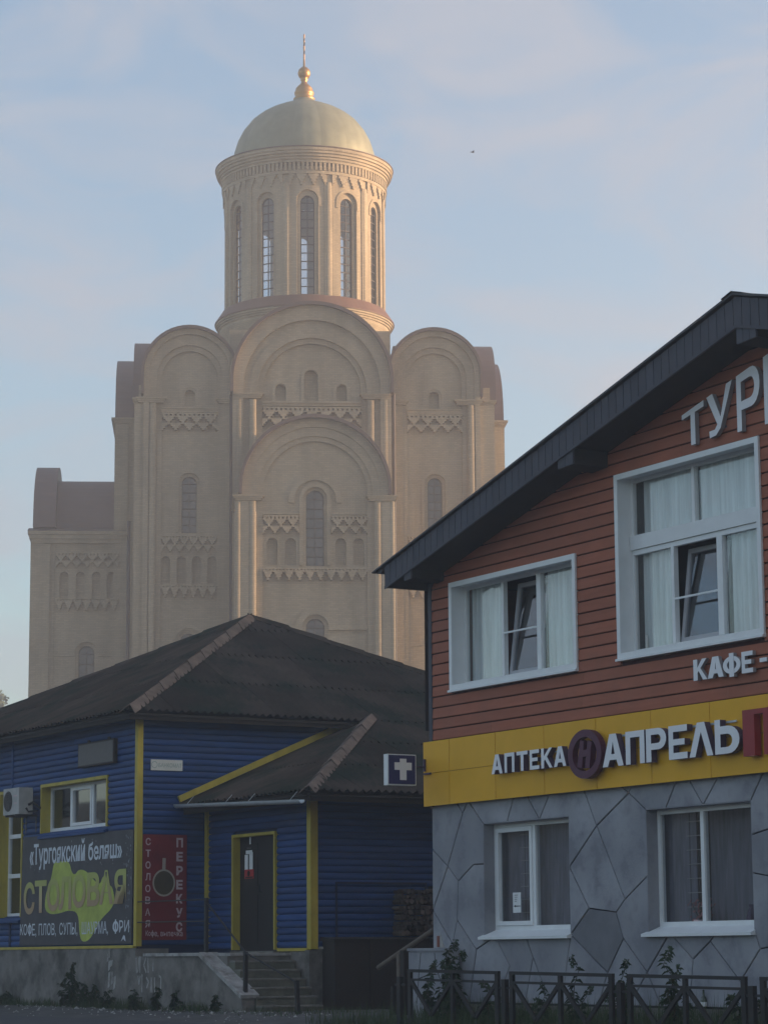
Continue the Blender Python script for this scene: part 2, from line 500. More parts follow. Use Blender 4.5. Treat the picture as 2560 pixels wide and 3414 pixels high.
# ------------------------------------------------------------------ lettering
def text_mesh(name, body, parent, m, plane, x0, x1, z0, z1, d, bold=0.0, shear=0.0, label=None, thick=0.0, zslope=0.0):
    """Lettering fitted into a box; plane 'y' faces -y, plane 'x' faces +x."""
    cu = bpy.data.curves.new(name, 'FONT')
    cu.body = body
    cu.offset = bold
    cu.resolution_u = 3
    cu.shear = shear
    t = bpy.data.objects.new('tmp', cu)
    COL.objects.link(t)
    bpy.context.view_layer.update()
    me = bpy.data.meshes.new_from_object(t.evaluated_get(bpy.context.evaluated_depsgraph_get()))
    bpy.data.objects.remove(t); bpy.data.curves.remove(cu)
    xs = [v.co.x for v in me.vertices]; ys = [v.co.y for v in me.vertices]
    ax, bx, ay, by = min(xs), max(xs), min(ys), max(ys)
    off = OFF.get(parent.name, (0, 0, 0))
    for v in me.vertices:
        u = x0 + (v.co.x - ax) / (bx - ax) * (x1 - x0)
        z = z0 + (v.co.y - ay) / (by - ay) * (z1 - z0) + zslope * (u - x0)
        p = (u, d, z) if plane == 'y' else (d, u, z)
        v.co = (p[0] - off[0], p[1] - off[1], p[2] - off[2])
    me.materials.clear(); me.materials.append(m)
    me.name = name
    o = bpy.data.objects.new(name, me)
    COL.objects.link(o)
    o.parent = parent
    OFF[o.name] = off
    if label: o['label'] = label
    return o

def phi(par, m, plane, x0, x1, z0, z1, d, low=False):
    cx, cz, hw, hh = (x0 + x1) / 2, (z0 + z1) / 2, (x1 - x0) / 2, (z1 - z0) / 2
    if low: cz, hb = z0 + hh * 1.0, hh * .62
    else: hb = hh * .78
    e_ = lambda k: [(cx + hw * k * cos(q * pi / 12), cz + hb * (1 - (1 - k) * .8) * sin(q * pi / 12)) for q in range(24)]
    mb = MB()
    d0, d1 = (d, d + .001) if plane == 'y' else (d, d - .001)
    mb.prism([e_(1), e_(.55)], d0, d1, plane)
    q = -.0005 if plane == 'y' else .0005
    mb.prism([rect(cx - hw * .2, cx + hw * .2, z0, z1)], d0 + q, d1 + q, plane)
    return obj('lettering', mb, m, par)

def glyph(ch, s=0.22, t=0.17):
    """block letters in the unit square; s = stem width, t = bar height (unit fractions)."""
    if ch == 'Т': return [[(0, 1), (0, 1 - t), (.5 - s / 2, 1 - t), (.5 - s / 2, 0), (.5 + s / 2, 0), (.5 + s / 2, 1 - t), (1, 1 - t), (1, 1)][::-1]]
    if ch == 'П': return [[(0, 0), (s, 0), (s, 1 - t), (1 - s, 1 - t), (1 - s, 0), (1, 0), (1, 1), (0, 1)]]
    if ch == 'Г': return [[(0, 0), (s, 0), (s, 1 - t), (1, 1 - t), (1, 1), (0, 1)]]
    if ch == 'Е': return [[(0, 0), (1, 0), (1, t), (s, t), (s, .5 - t * .45), (.86, .5 - t * .45), (.86, .5 + t * .5), (s, .5 + t * .5), (s, 1 - t), (1, 1 - t), (1, 1), (0, 1)]]
    if ch == 'А':
        return [[(0, 0), (s, 0), (s + .09, .2), (1 - s - .09, .2), (1 - s, 0), (1, 0), (.5 + s * .62, 1), (.5 - s * .62, 1)],
                [(s + .17, .2 + t * .95), (.5, .76), (1 - s - .17, .2 + t * .95)]]
    if ch == 'Л': return [[(0, 0), (s, 0), (.5, .72), (1 - s, 0), (1, 0), (.5 + s * .62, 1), (.5 - s * .62, 1)]]
    if ch == 'К': return [[(0, 0), (s, 0), (s, .36), (s + .08, .44), (1 - s * 1.05, 0), (1, 0), (.52, .56), (.97, 1), (.97 - s * 1.1, 1), (s, .60), (s, 1), (0, 1)]]
    if ch == 'Р':
        o = [(0, 0), (s, 0), (s, .36), (.62, .36)] + arc(.62, .68, .32, -pi / 2, pi / 2, 10)[1:] + [(0, 1)]
        o = [((x - .62) * 1.19 + .62 if x > .62 else x, z) for x, z in o]
        i = [(s, .36 + t), (.58, .36 + t)] + [((x - .58) * 1.15 + .58, z) for x, z in arc(.58, .68, .32 - t, -pi / 2, pi / 2, 8)[1:]] + [(s, 1 - t)]
        return [o, i]
    if ch == 'Ь':
        o = [(0, 0), (.6, 0)] + [((x - .6) * 1.25 + .6, z) for x, z in arc(.6, .40, .40, -pi / 2, pi / 2, 10)[1:]] + [(s, .80), (s, 1), (0, 1)]
        i = [(s, t), (.56, t)] + [((x - .56) * 1.15 + .56, z) for x, z in arc(.56, .38, .38 - t, -pi / 2, pi / 2, 8)[1:]] + [(s, .76 - t)]
        return [o, i]
    if ch == 'У':
        return [[(.10, .0), (.34, .03), (.52, .16), (1, 1), (1 - s * 1.15, 1), (.53, .40), (s * 1.15, 1), (0, 1), (.40, .26), (.30, .165), (.08, .16)]]
    if ch == 'Ф':
        o = [(.5 + .5 * cos(q * pi / 16), .5 + .37 * sin(q * pi / 16)) for q in range(32)]
        h = [(.5 + .27 * cos(q * pi / 16), .5 + .20 * sin(q * pi / 16)) for q in range(32)]
        return [o, h]
    if ch == '-': return [[(0, 0), (1, 0), (1, 1), (0, 1)]]

def letter(ch, parent, x0, x1, z0, z1, d_front, thick, face, side, s=0.22, t=0.17, top=None):
    loops = glyph(ch, s, t)
    T = lambda p: (x0 + p[0] * (x1 - x0), z0 + p[1] * ((top(x0 + p[0] * (x1 - x0)) if top else z1) - z0))
    loops = [[T(p) for p in l] for l in loops]
    mb = MB().prism(loops, d_front, d_front + thick, 'y')
    ntri = len(tessellate_polygon([[Vector((p[0], p[1], 0)) for p in l] for l in loops]))
    fm = [0] * ntri + [1] * (len(mb.f) - ntri)
    if ch == 'Ф':       # the upright through the bowl
        xm, hw = (x0 + x1) / 2, (x1 - x0) * .13
        mb.prism([rect(xm - hw, xm + hw, z0, z1)], d_front - .004, d_front + thick - .002, 'y')
        fm += [0, 0] + [1] * (len(mb.f) - len(fm) - 2)
    return obj('letter', mb, (face, side), parent, faces_mat=fm)

# ================================================================== GROUND
def gz(x, y):
    b = x * UB.x + y * UB.y
    c = lambda t: max(0.0, min(1.0, t))
    return -.12 * c((19.6 - b) / 1.7) - .63 * c((17.9 - b) / 17.9)

def grid_sheet(name, a_list, b_list, m, lift, label, kind='structure', wob=0.0):
    mb = MB()
    na, nb = len(a_list), len(b_list)
    for b in b_list:
        for a in a_list:
            p = UA * a + UB * b
            mb.v.append((p.x, p.y, gz(p.x, p.y) + lift + (random.uniform(-wob, wob) if wob else 0)))
    for j in range(nb - 1):
        for i in range(na - 1):
            mb.f.append((j * na + i, j * na + i + 1, (j + 1) * na + i + 1, (j + 1) * na + i))
            mb.sm.append(True)
    o = obj(name, mb, m)
    o['kind'] = kind; o['label'] = label
    return o
def spread(lo, hi, dense_lo, dense_hi, step, far):
    xs = []
    x = lo
    while x < hi:
        xs.append(x)
        x += step if dense_lo <= x < dense_hi else far
    return xs + [hi]
grid_sheet('ground', spread(-115, 50, -60, -15, .5, 8), spread(-42, 155, 12, 21, .25, 6), MT['ground'], 0.0, 'grey gravel and dirt ground running up to the two shops', wob=0.012)
grid_sheet('road', spread(-75, 30, -60, -20, 1.0, 5), [-30, -20, -10, 0, 5, 10, 14, 16, 17.2, 17.7], MT['asphalt'], 0.03, 'worn dark asphalt road in front of the shops')

def unseen_hill(label, x0, x1, h, seed):  # unseen slopes, added to block low sun and darken window reflections
    rnd = random.Random(seed)
    mb = MB()
    n, k = 75, 9
    for j in range(n + 1):
        y = -46 + 304 * j / n
        hh = h * (1 + .10 * sin(y * .03 + seed)) 
        for i in range(k + 1):
            u = i / k
            prof = (3 * u * u - 2 * u * u * u)
            mb.v.append((x0 + (x1 - x0) * u + rnd.uniform(-1, 1) * (0 < i < k), y, -.75 + prof * hh + (rnd.uniform(-1.2, 1.6) if i > 2 else 0)))
    for j in range(n):
        for i in range(k):
            a = j * (k + 1) + i
            mb.f.append((a, a + 1, a + k + 2, a + k + 1)); mb.sm.append(False)
    o = obj('unseen_hill', mb, MT['unseen_hill'])
    o['kind'] = 'structure'; o['label'] = label
    return o
MT['unseen_hill'] = mat('unseen_wooded_slope', (0.014, 0.020, 0.013), 0.95, 0, 0.4, .3)
unseen_hill('unseen wooded hillside added on the right to shade the street', 42, 118, 21, 1)
unseen_hill('unseen wooded hillside added on the left for dark window reflections', -48, -120, 12, 2)

# ================================================================== CHURCH
church = thing('church', 'tall pale brick church with arched gables and a gilded dome, half lost in mist', 'church', Vector((-3.981, 140, 0)), (0, 0, 0), radians(4))
OFF[church.name] = (0, 0, 0)
CB, RF = MT['brick'], MT['church_roof']
def cp(name, mb, m=CB, par=church, **k): return obj(name, mb, m, par, **k)

pane_cache = {}
def church_window(cx, y, hw, z0, zc, cols, rows, par=church, m=None, bend=None, dep=.12, curved=False):
    """window frame with its glazing bars (one part) and the panes as sub-parts"""
    m = m or MT['church_glass']
    fr = MB()
    w = .055
    fr.prism([archband(cx, hw, hw - w, z0, zc, zc, 12)], y, y + dep)
    fr.box(cx - hw + w, cx + hw - w, y, y + dep, z0, z0 + w)
    ztop = zc + hw
    cells = []
    dz = (zc - z0) / rows
    for c in range(1, cols):
        x = cx - hw + 2 * hw * c / cols
        fr.box(x - w / 2, x + w / 2, y + .01, y + dep - .01, z0 + w, ztop - w)
    for r in range(1, rows + 1):
        z = z0 + dz * r
        for c in range(cols):
            xa = cx - hw + 2 * hw * c / cols; xb = xa + 2 * hw / cols
            fr.box(xa + w * .6, xb - w * .6, y + .015, y + dep - .015, z - w / 2, z + w / 2)
    if bend: fr.v = [bend(p) for p in fr.v]
    f = obj('window', fr, MT['church_frame'], par)
    for r in range(rows + 1):
        for c in range(cols):
            xa = cx - hw + 2 * hw * c / cols; xb = xa + 2 * hw / cols
            if r < rows:
                lp = [(xa + .02, z0 + dz * r + .01), (xb - .02, z0 + dz * r + .01), (xb - .02, z0 + dz * (r + 1) - .01), (xa + .02, z0 + dz * (r + 1) - .01)]
            else:
                n = 6
                a0, a1 = pi - pi * c / cols, pi - pi * (c + 1) / cols
                lp = [(xa + .02, zc + .01)] + [(cx + (hw - .03) * cos(a0 + (a1 - a0) * i / n), zc + (hw - .03) * sin(a0 + (a1 - a0) * i / n)) for i in range(n + 1)] + [(xb - .02, zc + .01)]
            pm = MB().prism([lp], y + dep * .45, y + dep * .55)
            if bend: pm.v = [bend(p) for p in pm.v]
            obj('pane', pm, m, f)
    return f

def frieze(mb, x0, x1, ztop, h, period, y0, y1, rows=2, dent=True):
    """stepped brick corbel frieze: a row of dents, then inverted stepped triangles"""
    n = max(1, round((x1 - x0) / period)); p = (x1 - x0) / n
    z = ztop
    if dent:
        mb.box(x0, x1, y0, y1, z - .08 * h, z)
        for i in range(n * 3):
            a = x0 + p / 3 * (i + .2)
            mb.box(a, a + p / 3 * .6, y0 + .01, y1, z - .2 * h, z - .08 * h)
        z -= .2 * h
    rest = ztop - h
    rh = (z - rest) / rows
    for r in range(rows):
        zz = z - rh * r
        shift = .5 * (r % 2)
        steps = [1.0, .72, .46, .2]
        mb.box(x0, x1, y0 + .012, y1, zz - rh * .14, zz)
        for i in range(-1, n + 1):
            cx = x0 + p * (i + .5 + shift)
            for k, w in enumerate(steps[1:]):
                a, b = max(x0, cx - p * w / 2), min(x1, cx + p * w / 2)
                if b - a > .02:
                    mb.box(a, b, y0, y1, zz - rh * (.14 + .29 * (k + 1)), zz - rh * (.14 + .29 * k))

def capital(mb, x0, x1, y0, y1, z):
    """flared pilaster capital, three steps"""
    mb.box(x0 + .14, x1 - .14, y0 + .10, y1, z - .30, z - .20)
    mb.box(x0 + .07, x1 - .07, y0 + .05, y1, z - .20, z - .10)
    mb.box(x0, x1, y0, y1, z - .10, z)

def half_column(x, y, r, z0, z1, n=10):
    """slim half round column attached to the wall, bulging towards -y"""
    mb = MB()
    mb.prism([[(x + r * cos(pi + pi * i / n), y + r * .42 * sin(pi + pi * i / n)) for i in range(n + 1)] + [(x + r, y + .3), (x - r, y + .3)]], z0, z1, 'z')
    return mb

def niche(cx, hw, z0, ztop, y):
    """blind arch: its shallow back, sunk in the panel"""
    return MB().prism([arch(cx, hw + .05, z0 - .05, ztop - hw, 10)], y + .30, y + .36)

# ---- body
b = MB().box(-9.55, 10.05, .9, 18.6, 0, 32.3)
cp('main_wall', b)
b = MB().box(-4.5, 4.75, 4.7, 14.3, 32, 36.45)
cp('pedestal', b)
b = MB().box(-9.9, 10.2, .95, 18.8, 32.31, 32.6)
cp('roof', b, RF)

def side_bay(cx):
    yp = .44
    s = 1 if cx < 0 else -1
    # blind panel with openings
    niches = [(cx + d, .25, 21.1, 22.6) for d in (-1.27, -.42, .42, 1.27)] + [(cx, .29, 30.97, 31.95)]
    hole = [arch(cx, .58, 23.88, 26.68), arch(cx, .58, 14.5, 17.95)] + [arch(a, w, z0, zt - w, 10) for a, w, z0, zt in niches]
    cp('wall_panel', MB().prism([arch(cx, 1.62, 0, 32.58, 22)] + hole, yp, yp + .42))
    for a, w, z0, zt in niches:
        cp('niche', niche(a, w, z0, zt, yp))
    cp('reveal', MB().prism([arch(cx, .75, 23.7, 26.68, 12), arch(cx, .41, 23.9, 26.66, 12)], yp + .1, yp + .3))
    cp('reveal', MB().prism([arch(cx, .75, 14.3, 17.95, 12), arch(cx, .45, 14.6, 17.9, 12)], yp + .1, yp + .3))
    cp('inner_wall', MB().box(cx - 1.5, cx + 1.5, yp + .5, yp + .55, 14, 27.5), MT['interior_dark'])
    church_window(cx, yp + .2, .41, 23.9, 26.66, 2, 6)
    church_window(cx, yp + .2, .45, 14.6, 17.9, 2, 5)
    # stepped archivolt running down as pilaster steps
    cp('arch_moulding', MB().prism([archband(cx, 2.55, 2.24, 0, 32.82, 32.78)], -.04, .55))
    cp('arch_moulding', MB().prism([archband(cx, 2.245, 1.80, 0, 32.78, 32.62)], .13, .55))
    cp('arch_moulding', MB().prism([archband(cx, 1.805, 1.53, 0, 32.62, 32.58)], .27, .55))
    # hood over the low window
    cp('hood', MB().prism([archband(cx, .98, .72, 17.7, 17.9, 17.9, 12)], yp - .07, yp + .05))
    for xa, xb in ((cx - 1.5, cx - .98), (cx + .98, cx + 1.5)): cp('string_course', MB().box(xa, xb, yp - .06, yp + .05, 17.62, 17.78))
    # pilasters
    for xx in ((cx - 2.02) if s > 0 else (cx + 2.02),):
        cp('pilaster', half_column(xx, .0, .17, 0, 31.1))
        m = MB(); capital(m, xx - .95, xx + .72, -.16, .3, 31.42); cp('capital', m)
    m = MB(); xi = cx + 1.95 * s; capital(m, xi - .5, xi + .5, -.06, .3, 31.42); cp('capital', m)
    m = MB().box(cx - 1.55, cx + 1.55, .12, yp + .05, 30.62, 30.88).box(cx - 1.52, cx + 1.52, .06, yp + .05, 30.80, 30.9)
    cp('ledge', m)
    m = MB(); frieze(m, cx - 1.53, cx + 1.53, 30.6, .98, .76, yp - .30, yp + .05); cp('frieze', m, kind='stuff')
    m = MB().box(cx - 1.53, cx + 1.53, yp - .1, yp + .05, 23.76, 23.86); frieze(m, cx - 1.53, cx + 1.53, 23.74, .9, .52, yp - .24, yp + .05); cp('frieze', m, kind='stuff')
    m = MB(); frieze(m, cx - 1.53, cx + 1.53, 20.98, .66, .52, yp - .26, yp + .05, rows=1); cp('frieze', m, kind='stuff')
    cp('hood', MB().prism([archband(cx, .74, .585, 23.9, 26.68, 26.68, 14)], yp - .06, yp + .05))
    cp('hood', MB().prism([archband(cx, .60, .42, 30.92, 31.85, 31.66, 10)], yp - .05, yp + .05))
    # barrel roof behind the gable
    cp('gable_roof', MB().prism([archband(cx, 2.68, 2.53, 31.6, 32.82, 32.8, 24)], -.26, 5.5), MT['roof_rim'])
    cp('gable_wall', MB().prism([arch(cx, 2.5, 30, 32.8, 24)], .92, 5.3))
side_bay(-6.72)
side_bay(6.86)

# outer corner strips of the main block
for x0, x1 in ((-9.76, -9.26), (9.35, 10.2)):
    cp('corner_pier', MB().box(x0, x1, .12, .95, 0, 31.1))
    m = MB(); capital(m, x0 - .12, x1 + .12, .02, 1, 31.42); cp('capital', m)

# ---- middle bay
Y = -.9
nich = [(-.03, .37, 31.14, 32.93), (-1.72, .28, 31.14, 32.12), (1.66, .28, 31.14, 32.12)]
cp('wall_panel', MB().prism([arch(0, 2.8, 0, 31.66, 26)] + [arch(a, w, z0, zt - w, 10) for a, w, z0, zt in nich], Y + .52, Y + .92))
for a, w, z0, zt in nich:
    cp('niche', niche(a, w, z0, zt, Y + .52))
    cp('hood', MB().prism([archband(a, w + .2, w + .03, z0, zt - w, zt - w, 12)], Y + .44, Y + .6))
cp('arch_moulding', MB().prism([archband(0, 4.36, 3.78, 0, 32.2, 31.9, 32)], Y - .02, Y + 1.5))
cp('arch_moulding', MB().prism([archband(0, 3.785, 3.42, 0, 31.9, 31.8, 32)], Y + .2, Y + 1.4))
cp('arch_moulding', MB().prism([archband(0, 3.425, 3.04, 0, 31.8, 31.64, 32)], Y + .13, Y + 1.4))
cp('arch_moulding', MB().prism([archband(0, 3.045, 2.74, 0, 31.64, 31.66, 32)], Y + .31, Y + 1.4))
for sx in (-1, 1):
    cp('pilaster', half_column(sx * 3.25, Y + .02, .18, 0, 31.15))
    cp('pilaster', half_column(sx * 4.02, Y + .06, .24, 0, 31.15))
    m = MB(); capital(m, sx * 3.47 - .82, sx * 3.47 + .82, Y - .16, Y + .4, 31.52); cp('capital', m)
cp('ledge', MB().box(-2.75, 2.75, Y + .16, Y + .6, 30.84, 31.02).box(-2.72, 2.72, Y + .08, Y + .5, 30.98, 31.09))
m = MB(); frieze(m, -2.73, 2.73, 30.78, 1.08, .78, Y + .14, Y + .54); cp('frieze', m, kind='stuff')
cp('gable_roof', MB().prism([archband(0, 4.5, 4.33, 31.54, 32.2, 32.18, 36)], Y - .3, 5.4), MT['roof_rim'])
cp('gable_wall', MB().prism([arch(0, 4.3, 25, 32.18, 32)], Y + 1.0, 5.2))

# ---- side arms seen edge on
def side_arm(x0, x1, s):
    cp('side_wall', MB().box(min(x0, x1), max(x0, x1), 5.1, 13.9, 0, 31.3))
    xs = x1 - s * .42
    cp('pilaster', MB().box(min(xs, xs - s * .35), max(xs, xs - s * .35), 5.0, 5.2, 0, 30.9))
    m = MB(); capital(m, min(x0, x1) - .06 if s < 0 else x0 - .3, max(x0, x1) + .06 if s > 0 else x0 + .3, 4.92, 13.95, 31.3)
    m.v = [(x + (s * .14 if abs(x - x1) < .1 else 0), y, z) for x, y, z in m.v]
    cp('capital', m)
    cp('gable_roof', MB().prism([arch(9.5, 4.2, 31.31, 31.35, 32)], x0, x1, 'x'), RF)
side_arm(-9.4, -11.0, -1)
side_arm(10.0, 11.33, 1)
# side gables (their barrel roofs show beyond the front gables)
for x0, x1 in ((-4.6, -9.85), (4.8, 10.38)):
    cp('gable_roof', MB().prism([arch(3.55, 2.62, 31.45, 32.62, 24)], x0, x1, 'x'), RF)

# ---- front porch
Y = -4.8
cp('porch_wall', MB().box(-4.2, 4.2, Y + .85, 1.0, 0, 25.2))
PN = [(-2.28, .29), (-1.31, .29), (1.36, .29), (2.32, .29)]
cp('wall_panel', MB().prism([arch(0, 2.85, 0, 25.3, 28), arch(0, .62, 21.33, 24.98, 14), arch(0, .66, 14, 18.05, 14)] + [arch(a, w, 21.38, 22.86 - w, 10) for a, w in PN], Y + .40, Y + .80))
for a, w in PN: cp('niche', niche(a, w, 21.38, 22.86, Y + .40))
cp('reveal', MB().prism([arch(0, .8, 21.1, 24.98, 14), arch(0, .48, 21.36, 24.97, 14)], Y + .46, Y + .62))
cp('reveal', MB().prism([arch(0, .8, 14, 18.05, 14), arch(0, .49, 14.4, 18.05, 14)], Y + .46, Y + .62))
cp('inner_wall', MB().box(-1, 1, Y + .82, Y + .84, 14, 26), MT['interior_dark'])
church_window(0, Y + .55, .48, 21.36, 24.97, 2, 7)
church_window(0, Y + .55, .49, 14.4, 18.05, 2, 6)
cp('arch_moulding', MB().prism([archband(0, 3.92, 3.46, 0, 25.42, 25.38, 32)], Y + .08, Y + 1))
cp('arch_moulding', MB().prism([archband(0, 3.465, 3.05, 0, 25.38, 25.3, 32)], Y + .16, Y + 1))
cp('arch_moulding', MB().prism([archband(0, 3.055, 2.78, 0, 25.3, 25.3, 32)], Y + .25, Y + 1))
cp('hood', MB().prism([archband(0, .84, .63, 21.36, 24.98, 24.98, 16)], Y + .28, Y + .4))
cp('hood', MB().prism([archband(0, 1.41, 1.12, 24.75, 24.9, 24.86, 20)], Y + .26, Y + .4))
cp('hood', MB().prism([archband(0, 1.06, .70, 17.9, 18.02, 18.05, 16)], Y + .27, Y + .4))
for xa, xb in ((-2.75, -1.06), (1.06, 2.75)): cp('string_course', MB().box(xa, xb, Y + .27, Y + .42, 17.92, 18.1))
for sx in (-1, 1):
    cp('pilaster', half_column(sx * 3.33, Y + .06, .18, 0, 24.8))
    cp('pilaster', MB().box(sx * 3.9 - .37, sx * 3.9 + .37, Y + .02, Y + .7, 0, 24.8))
    cp('pilaster', half_column(sx * 4.1, Y + .04, .13, 0, 24.8))
    m = MB(); capital(m, sx * 3.56 - .84, sx * 3.56 + .84, Y - .16, Y + .5, 25.12); cp('capital', m)
    x = sx * 4.28
    m = MB(); capital(m, min(x - .12, x + .12), max(x - .12, x + .12), Y + .3, 1, 25.12); cp('cornice', m)
    a, bb = (-2.78, -.86) if sx < 0 else (.86, 2.78)
    m = MB().box(a, bb, Y + .25, Y + .4, 24.1, 24.2); frieze(m, a, bb, 24.04, .95, .64, Y + .12, Y + .42); cp('frieze', m, kind='stuff')
m = MB(); frieze(m, -2.78, 2.78, 21.2, .64, .56, Y + .12, Y + .42, rows=1); cp('frieze', m, kind='stuff')
cp('gable_roof', MB().prism([archband(0, 4.06, 3.90, 25.13, 25.42, 25.4, 36)], Y - .28, 0), MT['roof_rim'])
cp('gable_wall', MB().prism([arch(0, 3.88, 24, 25.4, 30)], Y + .9, 0))

# ---- left porch, seen from its side
Yl = 5.1
cp('porch_wall', MB().box(-15.6, -10.3, Yl + .62, 13.7, 0, 24.7))
LN = [(-13.76, .25), (-12.85, .25), (-11.95, .25), (-11.12, .25)]
cp('wall_panel', MB().prism([rect(-15.1, -10.35, 0, 24.2), arch(-12.46, .6, 14, 17.8, 14)] + [arch(a, w, 20.95, 22.44 - w, 10) for a, w in LN], Yl + .1, Yl + .58))
for a, w in LN: cp('niche', MB().prism([arch(a, w + .05, 20.9, 22.19, 10)], Yl + .40, Yl + .46))
cp('corner_pier', MB().box(-15.66, -14.9, Yl - .02, Yl + .5, 0, 24.1).box(-14.93, -14.55, Yl - .1, Yl + .2, 0, 24.0).box(-14.56, -14.3, Yl + .03, Yl + .2, 0, 24.0))
cp('reveal', MB().prism([arch(-12.46, .78, 13.9, 17.8, 14), arch(-12.46, .44, 14.3, 17.78, 14)], Yl + .2, Yl + .42))
church_window(-12.46, Yl + .3, .44, 14.3, 17.78, 2, 6)
cp('hood', MB().prism([archband(-12.46, .98, .66, 17.62, 17.75, 17.78, 16)], Yl + .02, Yl + .15))
for xa, xb in ((-14.3, -13.44), (-11.48, -10.45)): cp('string_course', MB().box(xa, xb, Yl + .03, Yl + .15, 17.6, 17.74))
m = MB(); frieze(m, -14.25, -10.7, 23.5, .82, .56, Yl - .14, Yl + .15); cp('frieze', m, kind='stuff')
m = MB(); frieze(m, -14.25, -10.7, 20.88, .64, .5, Yl - .15, Yl + .15, rows=1); cp('frieze', m, kind='stuff')
m = MB().box(-15.66, -10.3, Yl - .08, 13.9, 24.05, 24.3).box(-15.74, -10.3, Yl - .16, 13.95, 24.28, 24.55).box(-15.82, -10.25, Yl - .24, 14, 24.53, 24.72)
cp('cornice', m)
cp('roof', MB().prism([[(Yl - .26, 24.73), (14.1, 24.73), (13.2, 25.05), (Yl + .9, 25.05)]], -15.84, -10.2, 'x'), RF)
cp('gable_roof', MB().prism([arch(9.5, 3.35, 25.0, 25.01, 28)], -14.4, -10.6, 'x'), RF)
cp('gable_roof', MB().prism([arch(9.5, 4.05, 25.02, 25.1, 30)], -15.58, -14.3, 'x'), RF)

# ---- downpipes
for x, y, z1 in ((-4.42, -.02, 31.6), (-10.02, .75, 24.6), (4.56, -.02, 31.7)):
    cp('downpipe', MB().tube([(x, y - .08, 0), (x, y - .08, z1)], .1, 8), MT['pipe'])

# ---- drum
AX = 9.5
RD = 4.78
def bend(p): 
    a = p[0] / RD; r = RD - p[1]
    return (r * sin(a), AX - r * cos(a), p[2])
def bent_plate(mb, loops, d0, d1, off):
    t = MB().prism(loops, d0, d1)
    bm = bmesh.new()
    vs = [bm.verts.new(p) for p in t.v]
    for f in t.f:
        try: bm.faces.new([vs[i] for i in f])
        except ValueError: pass
    x = -1.25
    while x < 1.3:
        bmesh.ops.bisect_plane(bm, geom=bm.verts[:] + bm.edges[:] + bm.faces[:], plane_co=(x, 0, 0), plane_no=(1, 0, 0))
        x += .25
    bm.verts.index_update()
    vv = [bend((v.co.x + off, v.co.y, v.co.z)) for v in bm.verts]
    ff = [[v.index for v in f.verts] for f in bm.faces]
    bm.free()
    mb.add(vv, ff)
SECT = 2 * pi * RD / 12
dw, dw2 = MB(), MB()
for k in range(12):
    o_ = SECT * k
    bent_plate(dw, [rect(-SECT / 2, SECT / 2, 37.6, 46.3), arch(0, .43, 38.62, 44.15, 14)], .16, .42, o_)
    bent_plate(dw2, [rect(-SECT / 2, SECT / 2, 37.6, 46.3), arch(0, .63, 38.5, 44.25, 16)], 0, .155, o_)
cp('drum_wall', dw, MT['drum_brick'])
cp('drum_facing', dw2, MT['drum_brick'])
for k in range(12):
    o_ = SECT * k
    m = half_column(0, -.05, .17, 38.2, 45.35).box(-.25, .25, -.06, .05, 38.2, 45.35)
    m.v = [bend((x + o_ + SECT / 2, y, z)) for x, y, z in m.v]
    cp('pilaster', m, MT['drum_brick'])
    m = MB().prism([archband(0, .80, .64, 43.9, 44.25, 44.25, 16)], -.035, .05)
    m.v = [bend((x + o_, y, z)) for x, y, z in m.v]
    cp('hood', m, MT['drum_brick'])
    if k in (0, 1, 2, 10, 11):
        church_window(0, .26, .43, 38.64, 44.15, 2, 11, m=MT['drum_glass'], bend=lambda p, o_=o_: bend((p[0] + o_, p[1], p[2])), dep=.08)
m = MB()
for k in range(12):
    o_ = SECT * k - SECT / 2
    t = MB()
    for i in range(3):
        c0 = .2 + (SECT - .4) * (i + .5) / 3; w = (SECT - .4) / 3
        for j, q in enumerate((.42, .3, .19, .08)):
            z1 = 45.85 - .17 * j
            t.box(c0 - w / 2, c0 - w / 2 + w * q, -.1, .03, z1 - .17, z1)
            t.box(c0 + w / 2 - w * q, c0 + w / 2, -.1, .03, z1 - .17, z1)
    t.v = [bend((x + o_, y, z)) for x, y, z in t.v]
    m.add(t.v, t.f)
cp('frieze', m, MT['drum_brick'], kind='stuff')
m = MB().lathe([(RD, 45.84), (RD + .13, 45.84), (RD + .13, 46.02), (RD, 46.02)], 0, AX, 72, False)
for k in range(120):
    t = MB().box(-.07, .07, -.17, .03, 46.03, 46.5)
    t.v = [bend((x + 2 * pi * RD * k / 120, y, z)) for x, y, z in t.v]
    m.add(t.v, t.f)
cp('dentils', m, MT['drum_brick'], kind='stuff')
cor = [(RD, 46.5), (RD + .2, 46.5), (RD + .2, 46.66), (RD + .28, 46.67), (RD + .28, 46.82), (RD + .37, 46.83), (RD + .37, 46.98), (RD + .46, 46.99), (RD + .46, 47.14), (RD + .52, 47.16), (RD + .52, 47.34), (4.2, 47.62)]
cp('cornice', MB().lathe(cor, 0, AX, 96, False), MT['drum_brick'])
cp('cornice_flashing', MB().lathe([(RD + .50, 47.345), (RD + .57, 47.35), (RD + .57, 47.40), (4.2, 47.7)], 0, AX, 96, False), RF)
cp('skirt_roof', MB().lathe([(RD - .02, 38.62), (RD + .12, 38.55), (RD + .5, 37.98), (RD + .56, 37.9), (RD + .56, 37.84), (RD + .3, 37.84)], 0, AX, 96, False), mat('copper_red_skirt', (0.17, 0.095, 0.07), 0.6, 0, 0.15, 1))
cp('drum_base', MB().lathe([(RD + .5, 37.83), (RD + .5, 37.72), (RD + .42, 37.71), (RD + .42, 37.6), (RD + .34, 37.59), (RD + .34, 37.48), (RD + .26, 37.47), (RD + .26, 37.3), (RD - .1, 36.5), (RD - .1, 36.2), (3, 36.2)], 0, AX, 96, False), MT['drum_brick'])
